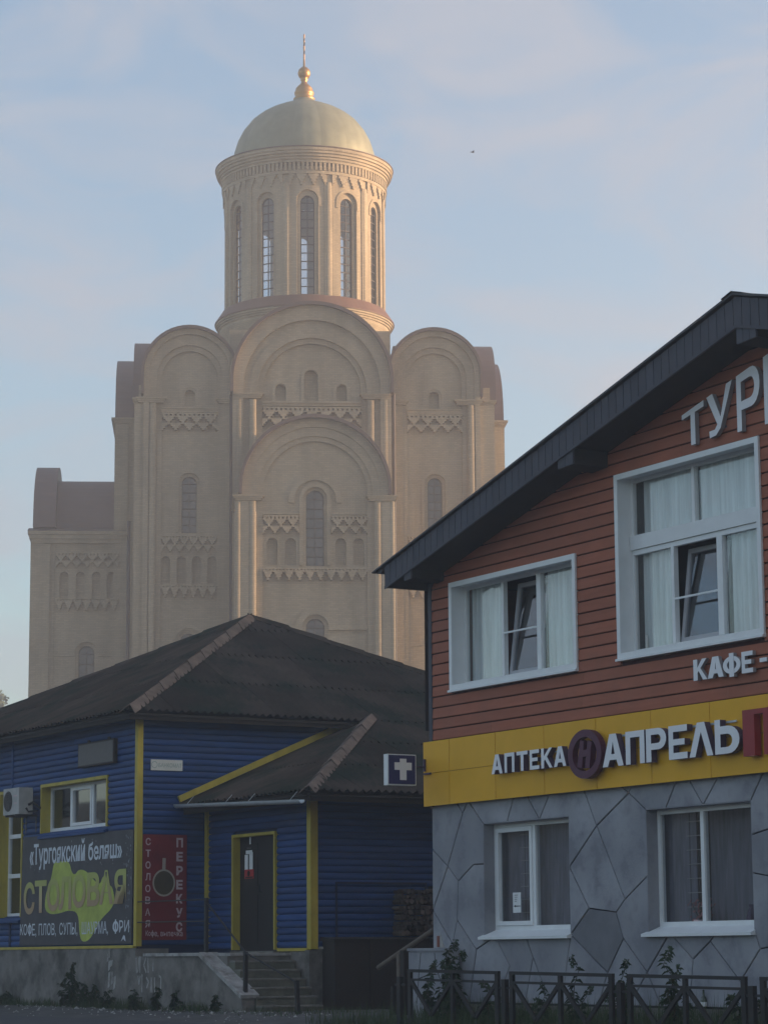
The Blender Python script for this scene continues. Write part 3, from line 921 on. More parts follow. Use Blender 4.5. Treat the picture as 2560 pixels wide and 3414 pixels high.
# dome in standing-seam gores
prof = [(4.26, 47.6), (4.27, 48.0), (4.2, 48.5), (4.0, 49.15), (3.7, 49.75), (3.2, 50.4), (2.72, 50.8), (2.2, 51.12), (1.6, 51.4), (1.02, 51.62), (.74, 51.78), (.6, 51.95)]
NG = 32
for g in range(NG):
    t = MB()
    k = 4
    vs, fs = [], []
    for r, z in prof:
        for i in range(k + 1):
            a = 2 * pi * (g + (i / k)) / NG
            rr = r * (1.0 if 0 < i < k else 0.997)
            vs.append((rr * sin(a), AX - rr * cos(a), z))
    for j in range(len(prof) - 1):
        for i in range(k):
            fs.append((j * (k + 1) + i, j * (k + 1) + i + 1, (j + 1) * (k + 1) + i + 1, (j + 1) * (k + 1) + i))
    t.add(vs, fs, True)
    cp('dome_panel', t, MT['dome'])
cp('finial', MB().lathe([(.6, 51.9), (.66, 52.0), (.5, 52.12), (.58, 52.25), (.6, 52.4), (.5, 52.55), (.52, 52.62), (.4, 52.78), (.2, 52.98), (.17, 53.12), (.24, 53.2), (.18, 53.28), (.3, 53.36), (.37, 53.52), (.38, 53.66), (.33, 53.84), (.2, 53.97), (.07, 54.05), (.05, 54.5)], 0, AX, 32), MT['gold'])
m = MB().tube([(0, AX, 54.0), (0, AX, 56.1)], .045, 8).box(-.04, .04, AX - .5, AX + .5, 55.35, 55.43).box(-.04, .04, AX - .26, AX + .26, 55.7, 55.77)
m.beam((0, AX - .28, 54.95), (0, AX + .28, 54.75), .08, .07)
cp('cross', m, MT['gold'])

# ================================================================== shared builders for the near buildings
def frame_rect(mb, x0, x1, z0, z1, y0, y1, w, wb=None):
    wb = wb or w
    mb.box(x0, x0 + w, y0, y1, z0, z1); mb.box(x1 - w, x1, y0, y1, z0, z1)
    mb.box(x0 + w, x1 - w, y0, y1, z1 - w, z1); mb.box(x0 + w, x1 - w, y0, y1, z0, z0 + wb)

def pane(par, x0, x1, z0, z1, y, m):
    return obj('pane', MB().box(x0, x1, y, y + .006, z0, z1), m, par)

def room(par, x0, x1, z0, z1, y0, y1, m):
    """walls of the room behind a window, open towards the glass"""
    mb = MB()
    mb.quad((x0, y1, z0), (x1, y1, z0), (x1, y1, z1), (x0, y1, z1))
    mb.quad((x0, y0, z0), (x0, y1, z0), (x0, y1, z1), (x0, y0, z1))
    mb.quad((x1, y0, z0), (x1, y1, z0), (x1, y1, z1), (x1, y0, z1))
    mb.quad((x0, y0, z0), (x1, y0, z0), (x1, y1, z0), (x0, y1, z0))
    mb.quad((x0, y0, z1), (x1, y0, z1), (x1, y1, z1), (x0, y1, z1))
    return obj('room', mb, m, par)

def log_profile(mb, a, b, z0, z1, d, axis, bulge=.022):
    """one rounded block-house board from a to b"""
    h = z1 - z0
    pr = [(0.0, z0 + .003), (-.012, z0 + .012), (-bulge, z0 + h * .3), (-bulge * 1.08, z0 + h * .55), (-bulge * .8, z0 + h * .8), (-.006, z1 - .003), (0.01, z1 - .002)]
    P = (lambda u, q: (u, d + q[0], q[1])) if axis == 'y' else (lambda u, q: (d - q[0], u, q[1]))
    n = len(pr)
    vs = [P(a, q) for q in pr] + [P(b, q) for q in pr]
    fs = [(i, i + 1, n + i + 1, n + i) for i in range(n - 1)] + [tuple(range(n)), tuple(range(n, 2 * n))]
    mb.add(vs, fs)
    return mb

def board_wall(par, a, b, z0, z1, pitch, d, axis, holes, m, name='plank', slope=None, split=4.6):
    z = z0
    row = 0
    while z < z1 - .01:
        zt = min(z + pitch, z1)
        for u0, u1 in cut_row(a, b, z, zt, holes):
            cuts = [u0]
            j = u0 + random.uniform(.4, 1) * split
            while j < u1 - .6:
                cuts.append(j); j += split
            cuts.append(u1)
            for c0, c1 in zip(cuts, cuts[1:]):
                obj(name, log_profile(MB(), c0, c1 - .003, z, zt, d + random.uniform(-.002, .002), axis), m, par)
        z = zt; row += 1

def roof_sheets(par, P0, e, s, poly, W=1.05, R=1.62, wave=.15, amp=.034, m=None, name='roof_sheet'):
    e, s, P0 = Vector(e).normalized(), Vector(s).normalized(), Vector(P0)
    n = e.cross(s); n.normalize()
    if n.z < 0: n = -n
    emin, emax = min(p[0] for p in poly), max(p[0] for p in poly)
    smax = max(p[1] for p in poly)
    area = sum(poly[i][0] * poly[(i + 1) % len(poly)][1] - poly[(i + 1) % len(poly)][0] * poly[i][1] for i in range(len(poly)))
    j = 0
    while j * R < smax:
        i = 0
        sh = -wave * random.randint(0, 3)
        while emin + sh + i * W < emax:
            x0 = emin + sh + i * W
            nx = round(W / wave * 4) + 2
            y0, y1 = j * R + random.uniform(-.02, .02), min((j + 1) * R + .12, smax)
            bm = bmesh.new()
            rows = []
            for t in (0, .5, 1):
                rows.append([bm.verts.new((x0 + wave * k / 4, y0 + (y1 - y0) * t, amp * cos(2 * pi * k / 4) * .9 + .018 * (1 - t) + .003 * (i % 2))) for k in range(nx + 1)])
            for r in range(2):
                for k in range(nx):
                    bm.faces.new((rows[r][k], rows[r][k + 1], rows[r + 1][k + 1], rows[r + 1][k]))
            for q in range(len(poly)):
                p, p2 = poly[q], poly[(q + 1) % len(poly)]
                d = Vector((p2[0] - p[0], p2[1] - p[1], 0))
                if q == 0:      # the eave edge stays ragged
                    continue
                no = Vector((d.y, -d.x, 0)) * (1 if area > 0 else -1)
                bmesh.ops.bisect_plane(bm, geom=bm.verts[:] + bm.edges[:] + bm.faces[:], plane_co=(p[0], p[1], 0), plane_no=no, clear_outer=True)
                if not bm.faces: break
            if bm.faces:
                bm.verts.index_update()
                mb = MB().add([P0 + e * v.co.x + s * v.co.y + n * v.co.z for v in bm.verts], [[v.index for v in f.verts] for f in bm.faces], False)
                obj(name, mb, m, par)
            bm.free()
            i += 1
        j += 1

def ridge_caps(par, A, B, n1, n2, step=.82, w=.25, m=None, thick=.05):
    """overlapping V shaped caps from A (low) to B (high); n1, n2 point down the two slopes"""
    A, B = Vector(A), Vector(B)
    d = B - A
    L = d.length; d.normalize()
    n1, n2 = Vector(n1), Vector(n2)
    k = max(1, round(L / step))
    for i in range(k):
        p = A + d * (L * i / k - .03) + Vector((0, 0, random.uniform(0, .015)))
        q = A + d * (L * (i + 1) / k + .06)
        lift0, lift1 = Vector((0, 0, .072)), Vector((0, 0, .058))
        mb = MB()
        j1, j2 = random.uniform(.97, 1.05), random.uniform(.97, 1.05)
        prof = lambda c, l, f: [c + n1 * w * f * j1 + l * .45, c + n1 * w * .35 * f + l * 1.05, c + l * 1.25, c + n2 * w * .35 * f + l * 1.05, c + n2 * w * f * j2 + l * .45]
        a, b_ = prof(p, lift0, 1.03), prof(q, lift1, .98)
        lo = Vector((0, 0, -.016))
        vs = a + b_ + [v + lo for v in a] + [v + lo for v in b_]
        fs = [(i_, i_ + 1, 6 + i_, 5 + i_) for i_ in range(4)] + [(10 + i_, 11 + i_, 16 + i_, 15 + i_) for i_ in range(4)]
        fs += [(0, 5, 15, 10), (4, 9, 19, 14)] + [(i_, i_ + 1, 11 + i_, 10 + i_) for i_ in range(4)] + [(5 + i_, 6 + i_, 16 + i_, 15 + i_) for i_ in range(4)]
        mb.add(vs, fs)
        obj('ridge_cap', mb, m, par)

# ================================================================== BLUE HOUSE
house = thing('blue_house', 'dark blue boarded canteen house with yellow corner posts and a dark hipped slate roof', 'house', BL)
P_ = MT['blue']
W1 = (-4.33, -1.30, 3.26, 4.17)
W2 = (-6.42, -5.28, 1.68, 4.15)
DOOR = (1.10, 2.72, 0.98, 3.02)
ZP = 1.10
PIT = .114
# boards
board_wall(house, -8.6, -.05, ZP, 5.2, PIT, 0, 'y', [W1, W2], P_, split=9)
board_wall(house, .05, 1.32, ZP, 3.75, PIT, 0, 'x', [], P_, split=9)
board_wall(house, .05, 4.8, 3.75, 5.2, PIT, 0, 'x', [], P_, split=9)
board_wall(house, .05, 3.89, 1.02, 3.68, PIT, 1.37, 'y', [DOOR], P_, split=9)
board_wall(house, 1.43, 7.0, 1.02, 3.7, PIT, 3.94, 'x', [], P_, split=9)
# solid backing, hidden behind the boards
m = MB()
wall_grid(m, -12.2, 0, 0, 5.3, [W1, W2], .03)
wall_grid(m, 0, 9.6, 0, 5.3, [], -.03, 'x')
wall_grid(m, .0, 3.94, 0, 3.7, [DOOR], 1.40)
wall_grid(m, 1.37, 8, 0, 3.7, [], 3.91, 'x')
m.quad((-12.2, .03, 0), (-12.2, 9.6, 0), (-12.2, 9.6, 5.3), (-12.2, .03, 5.3))
m.quad((-12.2, 9.6, 0), (0, 9.6, 0), (0, 9.6, 5.3), (-12.2, 9.6, 5.3))
obj('wall_backing', m, MT['blue_back'], house)
# posts and yellow trim
YL = MT['yellow']
obj('corner_post', MB().box(-.06, .05, -.05, .06, ZP - .02, 5.15), YL, house)
obj('corner_post', MB().box(3.84, 3.975, 1.32, 1.46, 1.0, 3.6), YL, house)
obj('corner_post', MB().box(.02, .12, 1.31, 1.40, 1.05, 3.6), YL, house)
obj('base_strip', MB().box(-9, -.06, -.06, .02, ZP - .05, ZP), YL, house)
obj('base_strip', MB().box(2.8, 3.84, 1.31, 1.39, .97, 1.02), YL, house)
obj('joint_strip', MB().box(-5.88, -5.80, -.035, 0, 4.16, 5.2), P_, house)
obj('joint_strip', MB().box(-5.84, -5.78, -.045, 0, ZP, 1.6), MT['blue_back'], house)
# plinth
pl = MB()
wall_grid(pl, -12.2, .02, -.5, ZP - .05, [], -.03)
pl.box(-12.2, .03, -.05, .6, -.5, ZP - .06)
obj('plinth', pl, MT['concrete'], house)
pl = MB().box(3.3, 3.84, 1.30, 1.9, -.3, .96).box(3.84, 4.0, 1.28, 1.48, -.3, .985)
obj('plinth', pl, MT['concrete'], house)
pl = MB().box(3.90, 3.99, 1.47, 8, -.3, 1.0)
obj('plinth', pl, MT['concrete'], house)
obj('plinth_ledge', MB().box(3.86, 4.03, 1.49, 1.85, 1.0, 1.04), MT['concrete_pale'], house)
# painted scribble on the plinth
m = MB()
random.seed(3)
for (cx, cz, w, h, n) in ((-1.0, .72, .26, .5, 4), (-.95, .45, .34, .3, 3)):
    for i in range(n):
        x = cx + random.uniform(-w, w) / 2; z = cz + random.uniform(-h, h) / 2
        L = random.uniform(.12, .32)
        m.prism([[(x - .04, z - L / 2), (x + .03, z - L / 2 + .03), (x + .07, z + L / 2), (x - .02, z + L / 2 - .02)]], -.058, -.052)
obj('paint_smear', m, MT['concrete_pale'], house, kind='stuff')
m = MB()
def strokes(mb, pts, w=.035, y=-.056):
    for a, c in zip(pts, pts[1:]):
        d = (c[0] - a[0], c[1] - a[1]); l = math.hypot(*d); q = (-d[1] / l * w / 2, d[0] / l * w / 2)
        mb.prism([[(a[0] + q[0], a[1] + q[1]), (a[0] - q[0], a[1] - q[1]), (c[0] - q[0], c[1] - q[1]), (c[0] + q[0], c[1] + q[1])]], y, y + .004)
# (on the landing wall to the right of the corner post)
for k, gl in enumerate(([(0, .2), (.02, 0), (.08, .02), (.11, .2)], [(0, 0), (0, .22)], [(.1, .22), (0, .1), (.1, 0)], [(0, .24), (.02, 0)], [(0, .24), (.07, .22), (.05, .02)])):
    x0 = .22 + k * .16
    strokes(m, [(x0 + px, .62 + pz * 1.3) for px, pz in gl], y=-.126)
for k, gl in enumerate(([(0, .22), (.05, .1), (.1, .22)], [(0, 0), (0, .24)], [(0, .2), (.1, .14), (.02, .06)], [(0, 0), (.04, .2), (.07, 0)], [(0, .2), (.01, 0)], [(0, .22), (.08, .2), (.08, 0)])):
    x0 = .30 + k * .17
    strokes(m, [(x0 + px, .28 + pz * 1.3) for px, pz in gl], y=-.126)
random.seed(11)
# landing, cheek wall, steps
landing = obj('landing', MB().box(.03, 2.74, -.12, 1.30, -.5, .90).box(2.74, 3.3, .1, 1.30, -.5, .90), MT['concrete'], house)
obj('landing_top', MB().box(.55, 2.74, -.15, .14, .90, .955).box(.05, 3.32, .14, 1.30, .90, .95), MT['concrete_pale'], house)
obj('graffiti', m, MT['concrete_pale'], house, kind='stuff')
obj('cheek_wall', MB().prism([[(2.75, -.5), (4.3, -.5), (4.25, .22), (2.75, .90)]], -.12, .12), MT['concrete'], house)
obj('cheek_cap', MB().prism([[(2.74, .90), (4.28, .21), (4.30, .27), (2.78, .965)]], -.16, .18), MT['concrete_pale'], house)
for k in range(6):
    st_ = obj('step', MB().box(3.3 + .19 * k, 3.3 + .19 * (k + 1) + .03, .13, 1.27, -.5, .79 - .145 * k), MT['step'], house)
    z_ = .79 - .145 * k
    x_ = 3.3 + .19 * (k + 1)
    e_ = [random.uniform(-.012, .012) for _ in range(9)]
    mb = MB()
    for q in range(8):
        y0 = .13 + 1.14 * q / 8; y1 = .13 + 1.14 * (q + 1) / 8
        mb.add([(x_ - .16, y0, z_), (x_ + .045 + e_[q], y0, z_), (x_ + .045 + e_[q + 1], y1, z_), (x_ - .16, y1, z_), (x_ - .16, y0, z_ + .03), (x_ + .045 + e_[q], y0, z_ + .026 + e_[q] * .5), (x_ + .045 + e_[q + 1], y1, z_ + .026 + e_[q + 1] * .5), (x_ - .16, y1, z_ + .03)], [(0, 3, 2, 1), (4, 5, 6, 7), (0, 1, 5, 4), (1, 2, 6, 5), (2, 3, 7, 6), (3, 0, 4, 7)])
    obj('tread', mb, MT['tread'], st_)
# eaves: dark boards below the slates
EZ = 5.24
m = MB().box(-12.3, .36, -.36, -.33, 5.08, 5.2).box(.33, .36, -.33, 9.6, 5.08, 5.2)
m.quad((-12.3, -.34, 5.19), (.34, -.34, 5.19), (.02, .02, 5.22), (-12.3, .02, 5.22))
m.quad((.34, -.34, 5.19), (.34, 9.6, 5.19), (.0, 9.6, 5.22), (.02, .02, 5.22))
obj('eave_board', m, MT['dark_wood'], house)
# roof
AP = Vector((-4.7, 4.7, 7.80))
EC = Vector((.40, -.40, EZ))
LC = Vector((-13.2, -.40, EZ)); RC = Vector((.40, 9.8, EZ)); BC = Vector((-13.2, 9.8, EZ))
run = 5.1; rise = AP.z - EZ
sl = math.hypot(run, rise)
roof_sheets(house, LC, (1, 0, 0), (0, run, rise), [(0, 0), (13.6, 0), (8.5, sl)], m=MT['slate'])
roof_sheets(house, EC, (0, 1, 0), (-run, 0, rise), [(0, 0), (10.2, 0), (5.1, sl)], m=MT['slate'])
m = MB().add([BC, RC, AP, LC], [(0, 1, 2), (0, 2, 3)])
obj('back_roof', m, MT['slate'], house)
m = MB().add([tuple(v - Vector((0, 0, .09))) for v in (LC, EC, RC, AP)], [(0, 1, 3), (1, 2, 3)])
obj('roof_deck', m, MT['dark_wood'], house)
CAPM = MT['cap']
dA = Vector((0, -run, -rise)).normalized(); dB = Vector((run, 0, -rise)).normalized()
ridge_caps(house, EC + Vector((-.05, .05, .02)), AP, dA, dB, m=CAPM)
ridge_caps(house, RC, AP, dB, Vector((0, run, -rise)).normalized(), m=MT['slate'], w=.15)
ridge_caps(house, LC, AP, dA, Vector((-8.5, 0, -rise)).normalized(), m=MT['slate'], w=.15, step=1.2)
# porch roof: lean-to continuing the right slope, hipped at the front
PC = Vector((4.80, .81, 3.585)); PA = Vector((.40, 4.6, 5.27))
Pl = Vector((0.03, .81, 3.585)); Pr = Vector((4.80, 9.5, 3.585))
prun, prise = PA.y - PC.y, PA.z - PC.z
psl = math.hypot(prun, prise)
roof_sheets(house, Pl, (1, 0, 0), (0, prun, prise), [(0, 0), (4.77, 0), (.37, psl), (0, psl)], m=MT['slate'], R=1.5)
qrun = PC.x - .40
qsl = math.hypot(qrun, prise)
roof_sheets(house, PC, (0, 1, 0), (-qrun, 0, prise), [(0, 0), (8.7, 0), (8.7, qsl), (PA.y - PC.y, qsl)], m=MT['slate'], R=1.5)
m = MB().add([tuple(v - Vector((0, 0, .08))) for v in (Pl, PC, PA, Vector((.02, PA.y, PA.z)), Pr, Vector((.4, 9.5, 5.27)))], [(0, 1, 2, 3), (1, 4, 5, 2)])
obj('roof_deck', m, MT['dark_wood'], house)
ridge_caps(house, PC + Vector((-.06, .06, .0)), PA + Vector((0, 0, .03)), Vector((0, -prun, -prise)).normalized(), Vector((qrun, 0, -prise)).normalized(), m=CAPM, w=.22, step=.95)
m = MB().beam((.05, .78, 3.70), (.05, PA.y, PA.z + .08), .06, .11)
obj('roof_trim', m, YL, house)
m = MB().box(.1, 4.74, .85, .88, 3.42, 3.54).box(4.71, 4.74, .9, 9, 3.42, 3.54)
m.quad((.1, .85, 3.51), (4.74, .85, 3.51), (4.0, 1.37, 3.60), (.1, 1.37, 3.60))
m.quad((4.74, .85, 3.51), (4.74, 9, 3.51), (3.95, 9, 3.60), (3.95, 1.37, 3.60))
obj('eave_board', m, MT['dark_wood'], house)
# gutter with hangers
m = MB()
n = 8
pf = [(.06 * cos(pi + pi * i / n), .06 * sin(pi + pi * i / n)) for i in range(n + 1)]
vs = [(0.0, .74 + a, 3.60 + c) for a, c in pf] + [(4.72, .74 + a, 3.43 + c) for a, c in pf]
m.add(vs, [(i, i + 1, n + 2 + i, n + 1 + i) for i in range(n)], True)
vs2 = [(x, .74 + (y - .74) * .9, z + .008) for x, y, z in vs]
m.add(vs2, [(i, i + 1, n + 2 + i, n + 1 + i) for i in range(n)], True)
m.box(.0, 4.05, .675, .69, 3.45, 3.475)
m = MB().add(vs, [(i, i + 1, n + 2 + i, n + 1 + i) for i in range(n)], True).add(vs2, [(i, i + 1, n + 2 + i, n + 1 + i) for i in range(n)], True)
g = obj('gutter', m, MT['gutter'], house)
for x in (.55, 2.05, 2.9, 4.4):
    z = 3.60 - .036 * x
    obj('hanger', MB().beam((x, .68, z - .01), (x + .05, .80, z + .14), .02, .008), MT['gutter'], g)

# windows of the left wall
def yellow_window(x0, x1, z0, z1, dep=.15):
    m = MB()
    m.box(x0 - .03, x1 + .03, -.045, dep + .05, z1 - .03, z1 + .03)
    m.box(x0 - .03, x0 + .02, -.045, dep + .05, z0, z1 - .03)
    m.box(x1 - .02, x1 + .03, -.045, dep + .05, z0, z1 - .03)
    w = obj('window', m, YL, house)
    obj('sill', MB().add([(x0 - .03, -.10, z0 - .07), (x1 + .03, -.10, z0 - .07), (x1 + .03, dep, z0 + .03), (x0 - .03, dep, z0 + .03), (x0 - .03, -.10, z0 - .11), (x1 + .03, -.10, z0 - .11), (x1 + .03, dep, z0 - .11), (x0 - .03, dep, z0 - .11)],
                         [(0, 1, 2, 3), (4, 7, 6, 5), (0, 4, 5, 1), (1, 5, 6, 2), (2, 6, 7, 3), (3, 7, 4, 0)]), P_, w)
    return w
w = yellow_window(*W1)
m = MB(); frame_rect(m, W1[0] + .02, W1[1] - .02, W1[2] + .03, W1[3] - .03, .15, .21, .05, .06)
m.box(-3.36, -3.29, .148, .21, W1[2] + .09, W1[3] - .08); m.box(-2.36, -2.29, .148, .21, W1[2] + .09, W1[3] - .08)
frame_rect(m, -3.285, -2.365, W1[2] + .095, W1[3] - .085, .135, .2, .06)
obj('frame', m, MT['white'], w)
for a, c in ((-4.26, -3.36), (-3.23, -2.42), (-2.29, -1.37)):
    pane(w, a, c, W1[2] + .09, W1[3] - .08, .175, MT['glass_dark'])
room(house, W1[0] - .2, W1[1] + .1, W1[2] - .3, W1[3] + .2, .22, 1.6, MT['interior'])
w = yellow_window(*W2)
m = MB(); frame_rect(m, W2[0] + .02, W2[1] - .02, W2[2] + .03, W2[3] - .03, .15, .21, .055)
m.box(W2[0] + .07, W2[1] - .07, .145, .21, 2.46, 2.54); m.box(W2[0] + .07, W2[1] - .07, .145, .21, 3.24, 3.32)
obj('frame', m, MT['white'], w)
for z0, z1 in ((1.77, 2.46), (2.54, 3.24), (3.32, 4.06)):
    pane(w, W2[0] + .07, W2[1] - .07, z0, z1, .18, MT['glass_dark'])
room(house, W2[0] - .2, W2[1] + .1, W2[2] - .1, W2[3] + .2, .22, 1.6, MT['interior'])
bl = thing('roller_blind', 'white roller blind drawn in the tall yellow framed window left of the banner', 'blind', BL, (-5.72, .26, 2.5))
obj('cloth', MB().box(-6.02, -5.38, .255, .26, 2.50, 3.36), MT['paper'], bl)
obj('bottom_rail', MB().box(-6.02, -5.38, .235, .252, 2.84, 2.88), MT['plaque'], bl)
# heap of sacks behind the three-part window
sk = thing('sack', 'pale sack lying behind the three part window of the blue house', 'sack', BL, (-3.6, .5, 3.25))
vs, fs = [], []
for i in range(9):
    for j in range(6):
        u, v = i / 8, j / 5
        vs.append((-4.0 + 1.5 * u, .35 + .4 * v, 3.28 + .19 * sin(pi * u) * sin(pi * v) * (1 + .35 * sin(9 * u + 3 * v))))
for i in range(8):
    for j in range(5):
        fs.append((i * 6 + j, i * 6 + j + 1, (i + 1) * 6 + j + 1, (i + 1) * 6 + j))
obj('cloth', MB().add(vs, fs, True), mat('sack_cloth', (.55, .42, .34), .9), sk)

# door
m = MB()
frame_rect(m, DOOR[0], DOOR[1], DOOR[2], DOOR[3], 1.305, 1.46, .055)
m2 = MB().box(DOOR[0], DOOR[0] + .055, 1.305, 1.46, DOOR[2] + .02, DOOR[3]).box(DOOR[1] - .045, DOOR[1], 1.305, 1.46, DOOR[2] + .02, DOOR[3]).box(DOOR[0] + .055, DOOR[1] - .045, 1.305, 1.46, DOOR[3] - .05, DOOR[3])
obj('door_casing', m2, YL, house)
d = obj('door', MB().box(DOOR[0] + .055, DOOR[1] - .045, 1.45, 1.50, DOOR[2], DOOR[3] - .05).box(DOOR[0] + .16, DOOR[0] + .74, 1.44, 1.46, 2.1, 2.85).box(DOOR[0] + .16, DOOR[0] + .74, 1.44, 1.46, 1.1, 1.95).box(DOOR[0] + .86, DOOR[1] - .14, 1.44, 1.46, 2.1, 2.85).box(DOOR[0] + .86, DOOR[1] - .14, 1.44, 1.46, 1.1, 1.95), MT['door'], house)
obj('handle', MB().tube([(1.98, 1.40, 1.98), (1.98, 1.40, 2.12)], .014, 6).box(1.97, 1.99, 1.40, 1.45, 1.98, 2.0), MT['iron'], d)
obj('threshold', MB().box(DOOR[0], DOOR[1], 1.28, 1.5, .951, .98), MT['concrete'], house)

nt_ = thing('door_notice', 'white and red notice sheets taped to the black door', 'notice', BL, (1.5, 1.43, 2.3))
Yn = 1.425
for (a, c, z0, z1, mm, nm) in ((1.38, 1.50, 2.40, 2.66, 'paper', 'sheet'), (1.55, 1.68, 2.40, 2.70, 'paper', 'sheet'), (1.37, 1.72, 2.24, 2.40, 'print_red', 'red_sheet'), (1.42, 1.66, 2.67, 2.735, 'paper', 'sheet'), (1.56, 1.605, 2.84, 2.99, 'paper', 'sheet'), (1.46, 1.62, 2.76, 2.785, 'plaque', 'strip')):
    obj(nm, MB().box(a, c, Yn, Yn + .004, z0, z1), MT[mm], nt_)
obj('print', MB().box(1.41, 1.69, Yn - .003, Yn - .001, 2.25, 2.275).prism([arc(1.53, 2.33, .05, 0, 2 * pi, 12)[:-1]], Yn - .003, Yn - .001), MT['door'], nt_)

# things fixed to the blue house
ban = thing('canteen_banner', 'large black canteen banner with yellow splash and white menu words below the window', 'banner', BL, (-2.65, -.03, 1.14))
obj('board', MB().prism([[(-5.26, 1.13), (-.13, 1.13), (-.10, 3.15), (-5.16, 3.22)]], -.055, -.035), MT['poster'], ban)
Yb = -.058
splash = [(-3.62, 2.70), (-3.35, 2.69), (-2.92, 2.69), (-2.78, 2.45), (-2.62, 2.42), (-2.45, 2.52), (-2.1, 2.47), (-1.75, 2.28), (-1.50, 2.20), (-1.38, 2.36), (-1.24, 2.34), (-1.12, 2.2), (-.95, 2.14), (-.85, 1.9), (-1.0, 1.75), (-1.35, 1.62), (-1.65, 1.45), (-1.9, 1.22), (-2.25, 1.16), (-2.4, 1.3), (-2.45, 1.72), (-2.9, 1.77), (-3.3, 1.72), (-3.75, 1.70), (-4.05, 1.8), (-4.0, 2.1), (-3.8, 2.3), (-3.72, 2.45)]
for _ in range(2):
    splash = [q for a, c in zip(splash, splash[1:] + splash[:1]) for q in ((a[0] * .75 + c[0] * .25, a[1] * .75 + c[1] * .25), (a[0] * .25 + c[0] * .75, a[1] * .25 + c[1] * .75))]
obj('splash', MB().prism([splash], Yb, Yb + .002), MT['poster_yellow'], ban)
text_mesh('lettering', '«Тургоякский', ban, MT['print_white'], 'y', -4.80, -2.18, 2.56, 3.08, Yb - .004, .02)
text_mesh('lettering', 'беляш»', ban, MT['print_white'], 'y', -2.03, -.55, 2.66, 3.0, Yb - .004, .02)
letters = [('С', -5.06, -4.52, 'poster_tan', 1.72), ('Т', -4.52, -3.95, 'poster_tan', 1.74), ('О', -3.93, -3.33, 'poster_olive', 1.76), ('Л', -3.36, -2.78, 'poster_olive', 1.78), ('О', -2.74, -2.12, 'poster_olive', 1.80), ('В', -2.06, -1.5, 'poster_olive', 1.82), ('А', -1.52, -.92, 'poster_tan', 1.84), ('Я', -.90, -.36, 'poster_tan', 1.84)]
for ch, a, c, mm, zb in letters:
    text_mesh('lettering', ch, ban, MT['poster_letter'], 'y', a, c, zb, zb + .62, Yb - .006, .03)
for wd_, a, c, zb in (('КО', -5.22, -4.87, 1.325), ('Е,', -4.63, -4.42, 1.28), ('ПЛОВ,', -4.30, -3.48, 1.28), ('СУПЫ,', -3.32, -2.48, 1.28), ('ШАУРМА,', -2.28, -1.12, 1.28), ('РИ', -.64, -.22, 1.33)):
    text_mesh('lettering', wd_, ban, MT['print_white'], 'y', a, c, zb, zb + (.26 if ',' in wd_ else .215), Yb - .004, .004)
phi(ban, MT['print_white'], 'y', -4.85, -4.65, 1.31, 1.555, Yb - .004)
phi(ban, MT['print_white'], 'y', -.92, -.67, 1.31, 1.565, Yb - .004)
obj('print', MB().prism([[(-.56, 1.17), (-.46, 1.28), (-.40, 1.27), (-.36, 1.17), (-.42, 1.19), (-.46, 1.22)]], Yb - .004, Yb - .002), MT['print_white'], ban)
m = MB()
random.seed(5)
for i in range(70):
    x = random.uniform(-5.0, -.2); z = random.uniform(2.5, 3.1)
    if random.random() < .55: x = random.uniform(-.42, -.16); z = random.uniform(1.3, 3.1)
    r = random.uniform(.006, .022)
    m.prism([[(x + r * cos(t) * random.uniform(.6, 1.2), z + 1.5 * r * sin(t) * random.uniform(.6, 1.2)) for t in (0, 1.2, 2.4, 3.6, 4.9)]], Yb + .0005, Yb + .002)
obj('speckle', m, mat('grey_speckle', (.24, .25, .27), .7), ban, kind='stuff')
random.seed(12)

red = thing('snack_sign', 'dark red vertical canteen and snack sign with a coffee cup beside the corner post', 'sign', BL, (.03, .5, 1.18))
obj('board', MB().box(.028, .045, .075, .945, 1.19, 3.06), MT['red_sign'], red)
Xr = .047
for i, ch in enumerate('СТОЛОВАЯ'):
    zc_ = 2.93 - .208 * i
    text_mesh('lettering', ch, red, MT['pink'], 'x', .125, .225, zc_ - .065, zc_ + .065, Xr, .02)
for i, ch in enumerate('ПЕРЕКУС'):
    zc_ = 2.92 - .25 * i
    text_mesh('lettering', ch, red, MT['pink'], 'x', .735, .865, zc_ - .085, zc_ + .085, Xr, .045)
text_mesh('lettering', 'Ко', red, MT['pink'], 'x', .14, .238, 1.262, 1.355, Xr, .01)
phi(red, MT['pink'], 'x', .245, .305, 1.235, 1.36, Xr, True)
text_mesh('lettering', 'е, выпечка', red, MT['pink'], 'x', .312, .87, 1.238, 1.333, Xr, .01)
el = lambda r, k=1.08: [(.49 + r * cos(t * pi / 14), 2.2 + r * k * sin(t * pi / 14)) for t in range(28)]
obj('cup_print', MB().prism([el(.225), el(.195)], Xr, Xr + .001, 'x').prism([[(.455, 2.42), (.52, 2.42), (.525, 2.64), (.46, 2.64)]], Xr, Xr + .001, 'x'), MT['cup'], red)
obj('coffee_print', MB().prism([el(.194)], Xr, Xr + .001, 'x'), MT['coffee'], red)

atm = thing('cash_machine_sign', 'small pale sign reading cash machine in faded letters high on the blue wall', 'sign', BL, (.03, .53, 4.2))
obj('plate', MB().box(.028, .04, .22, .85, 4.21, 4.405), MT['atm'], atm)
text_mesh('lettering', 'БАНКОМАТ', atm, MT['atm_print'], 'x', .37, .83, 4.265, 4.345, .0415, .02)
rg = lambda r: [(.29 + r * cos(t * pi / 10), 4.31 + r * sin(t * pi / 10)) for t in range(20)]
obj('logo_print', MB().prism([rg(.062), rg(.05)], .0405, .0415, 'x'), MT['atm_print'], atm)

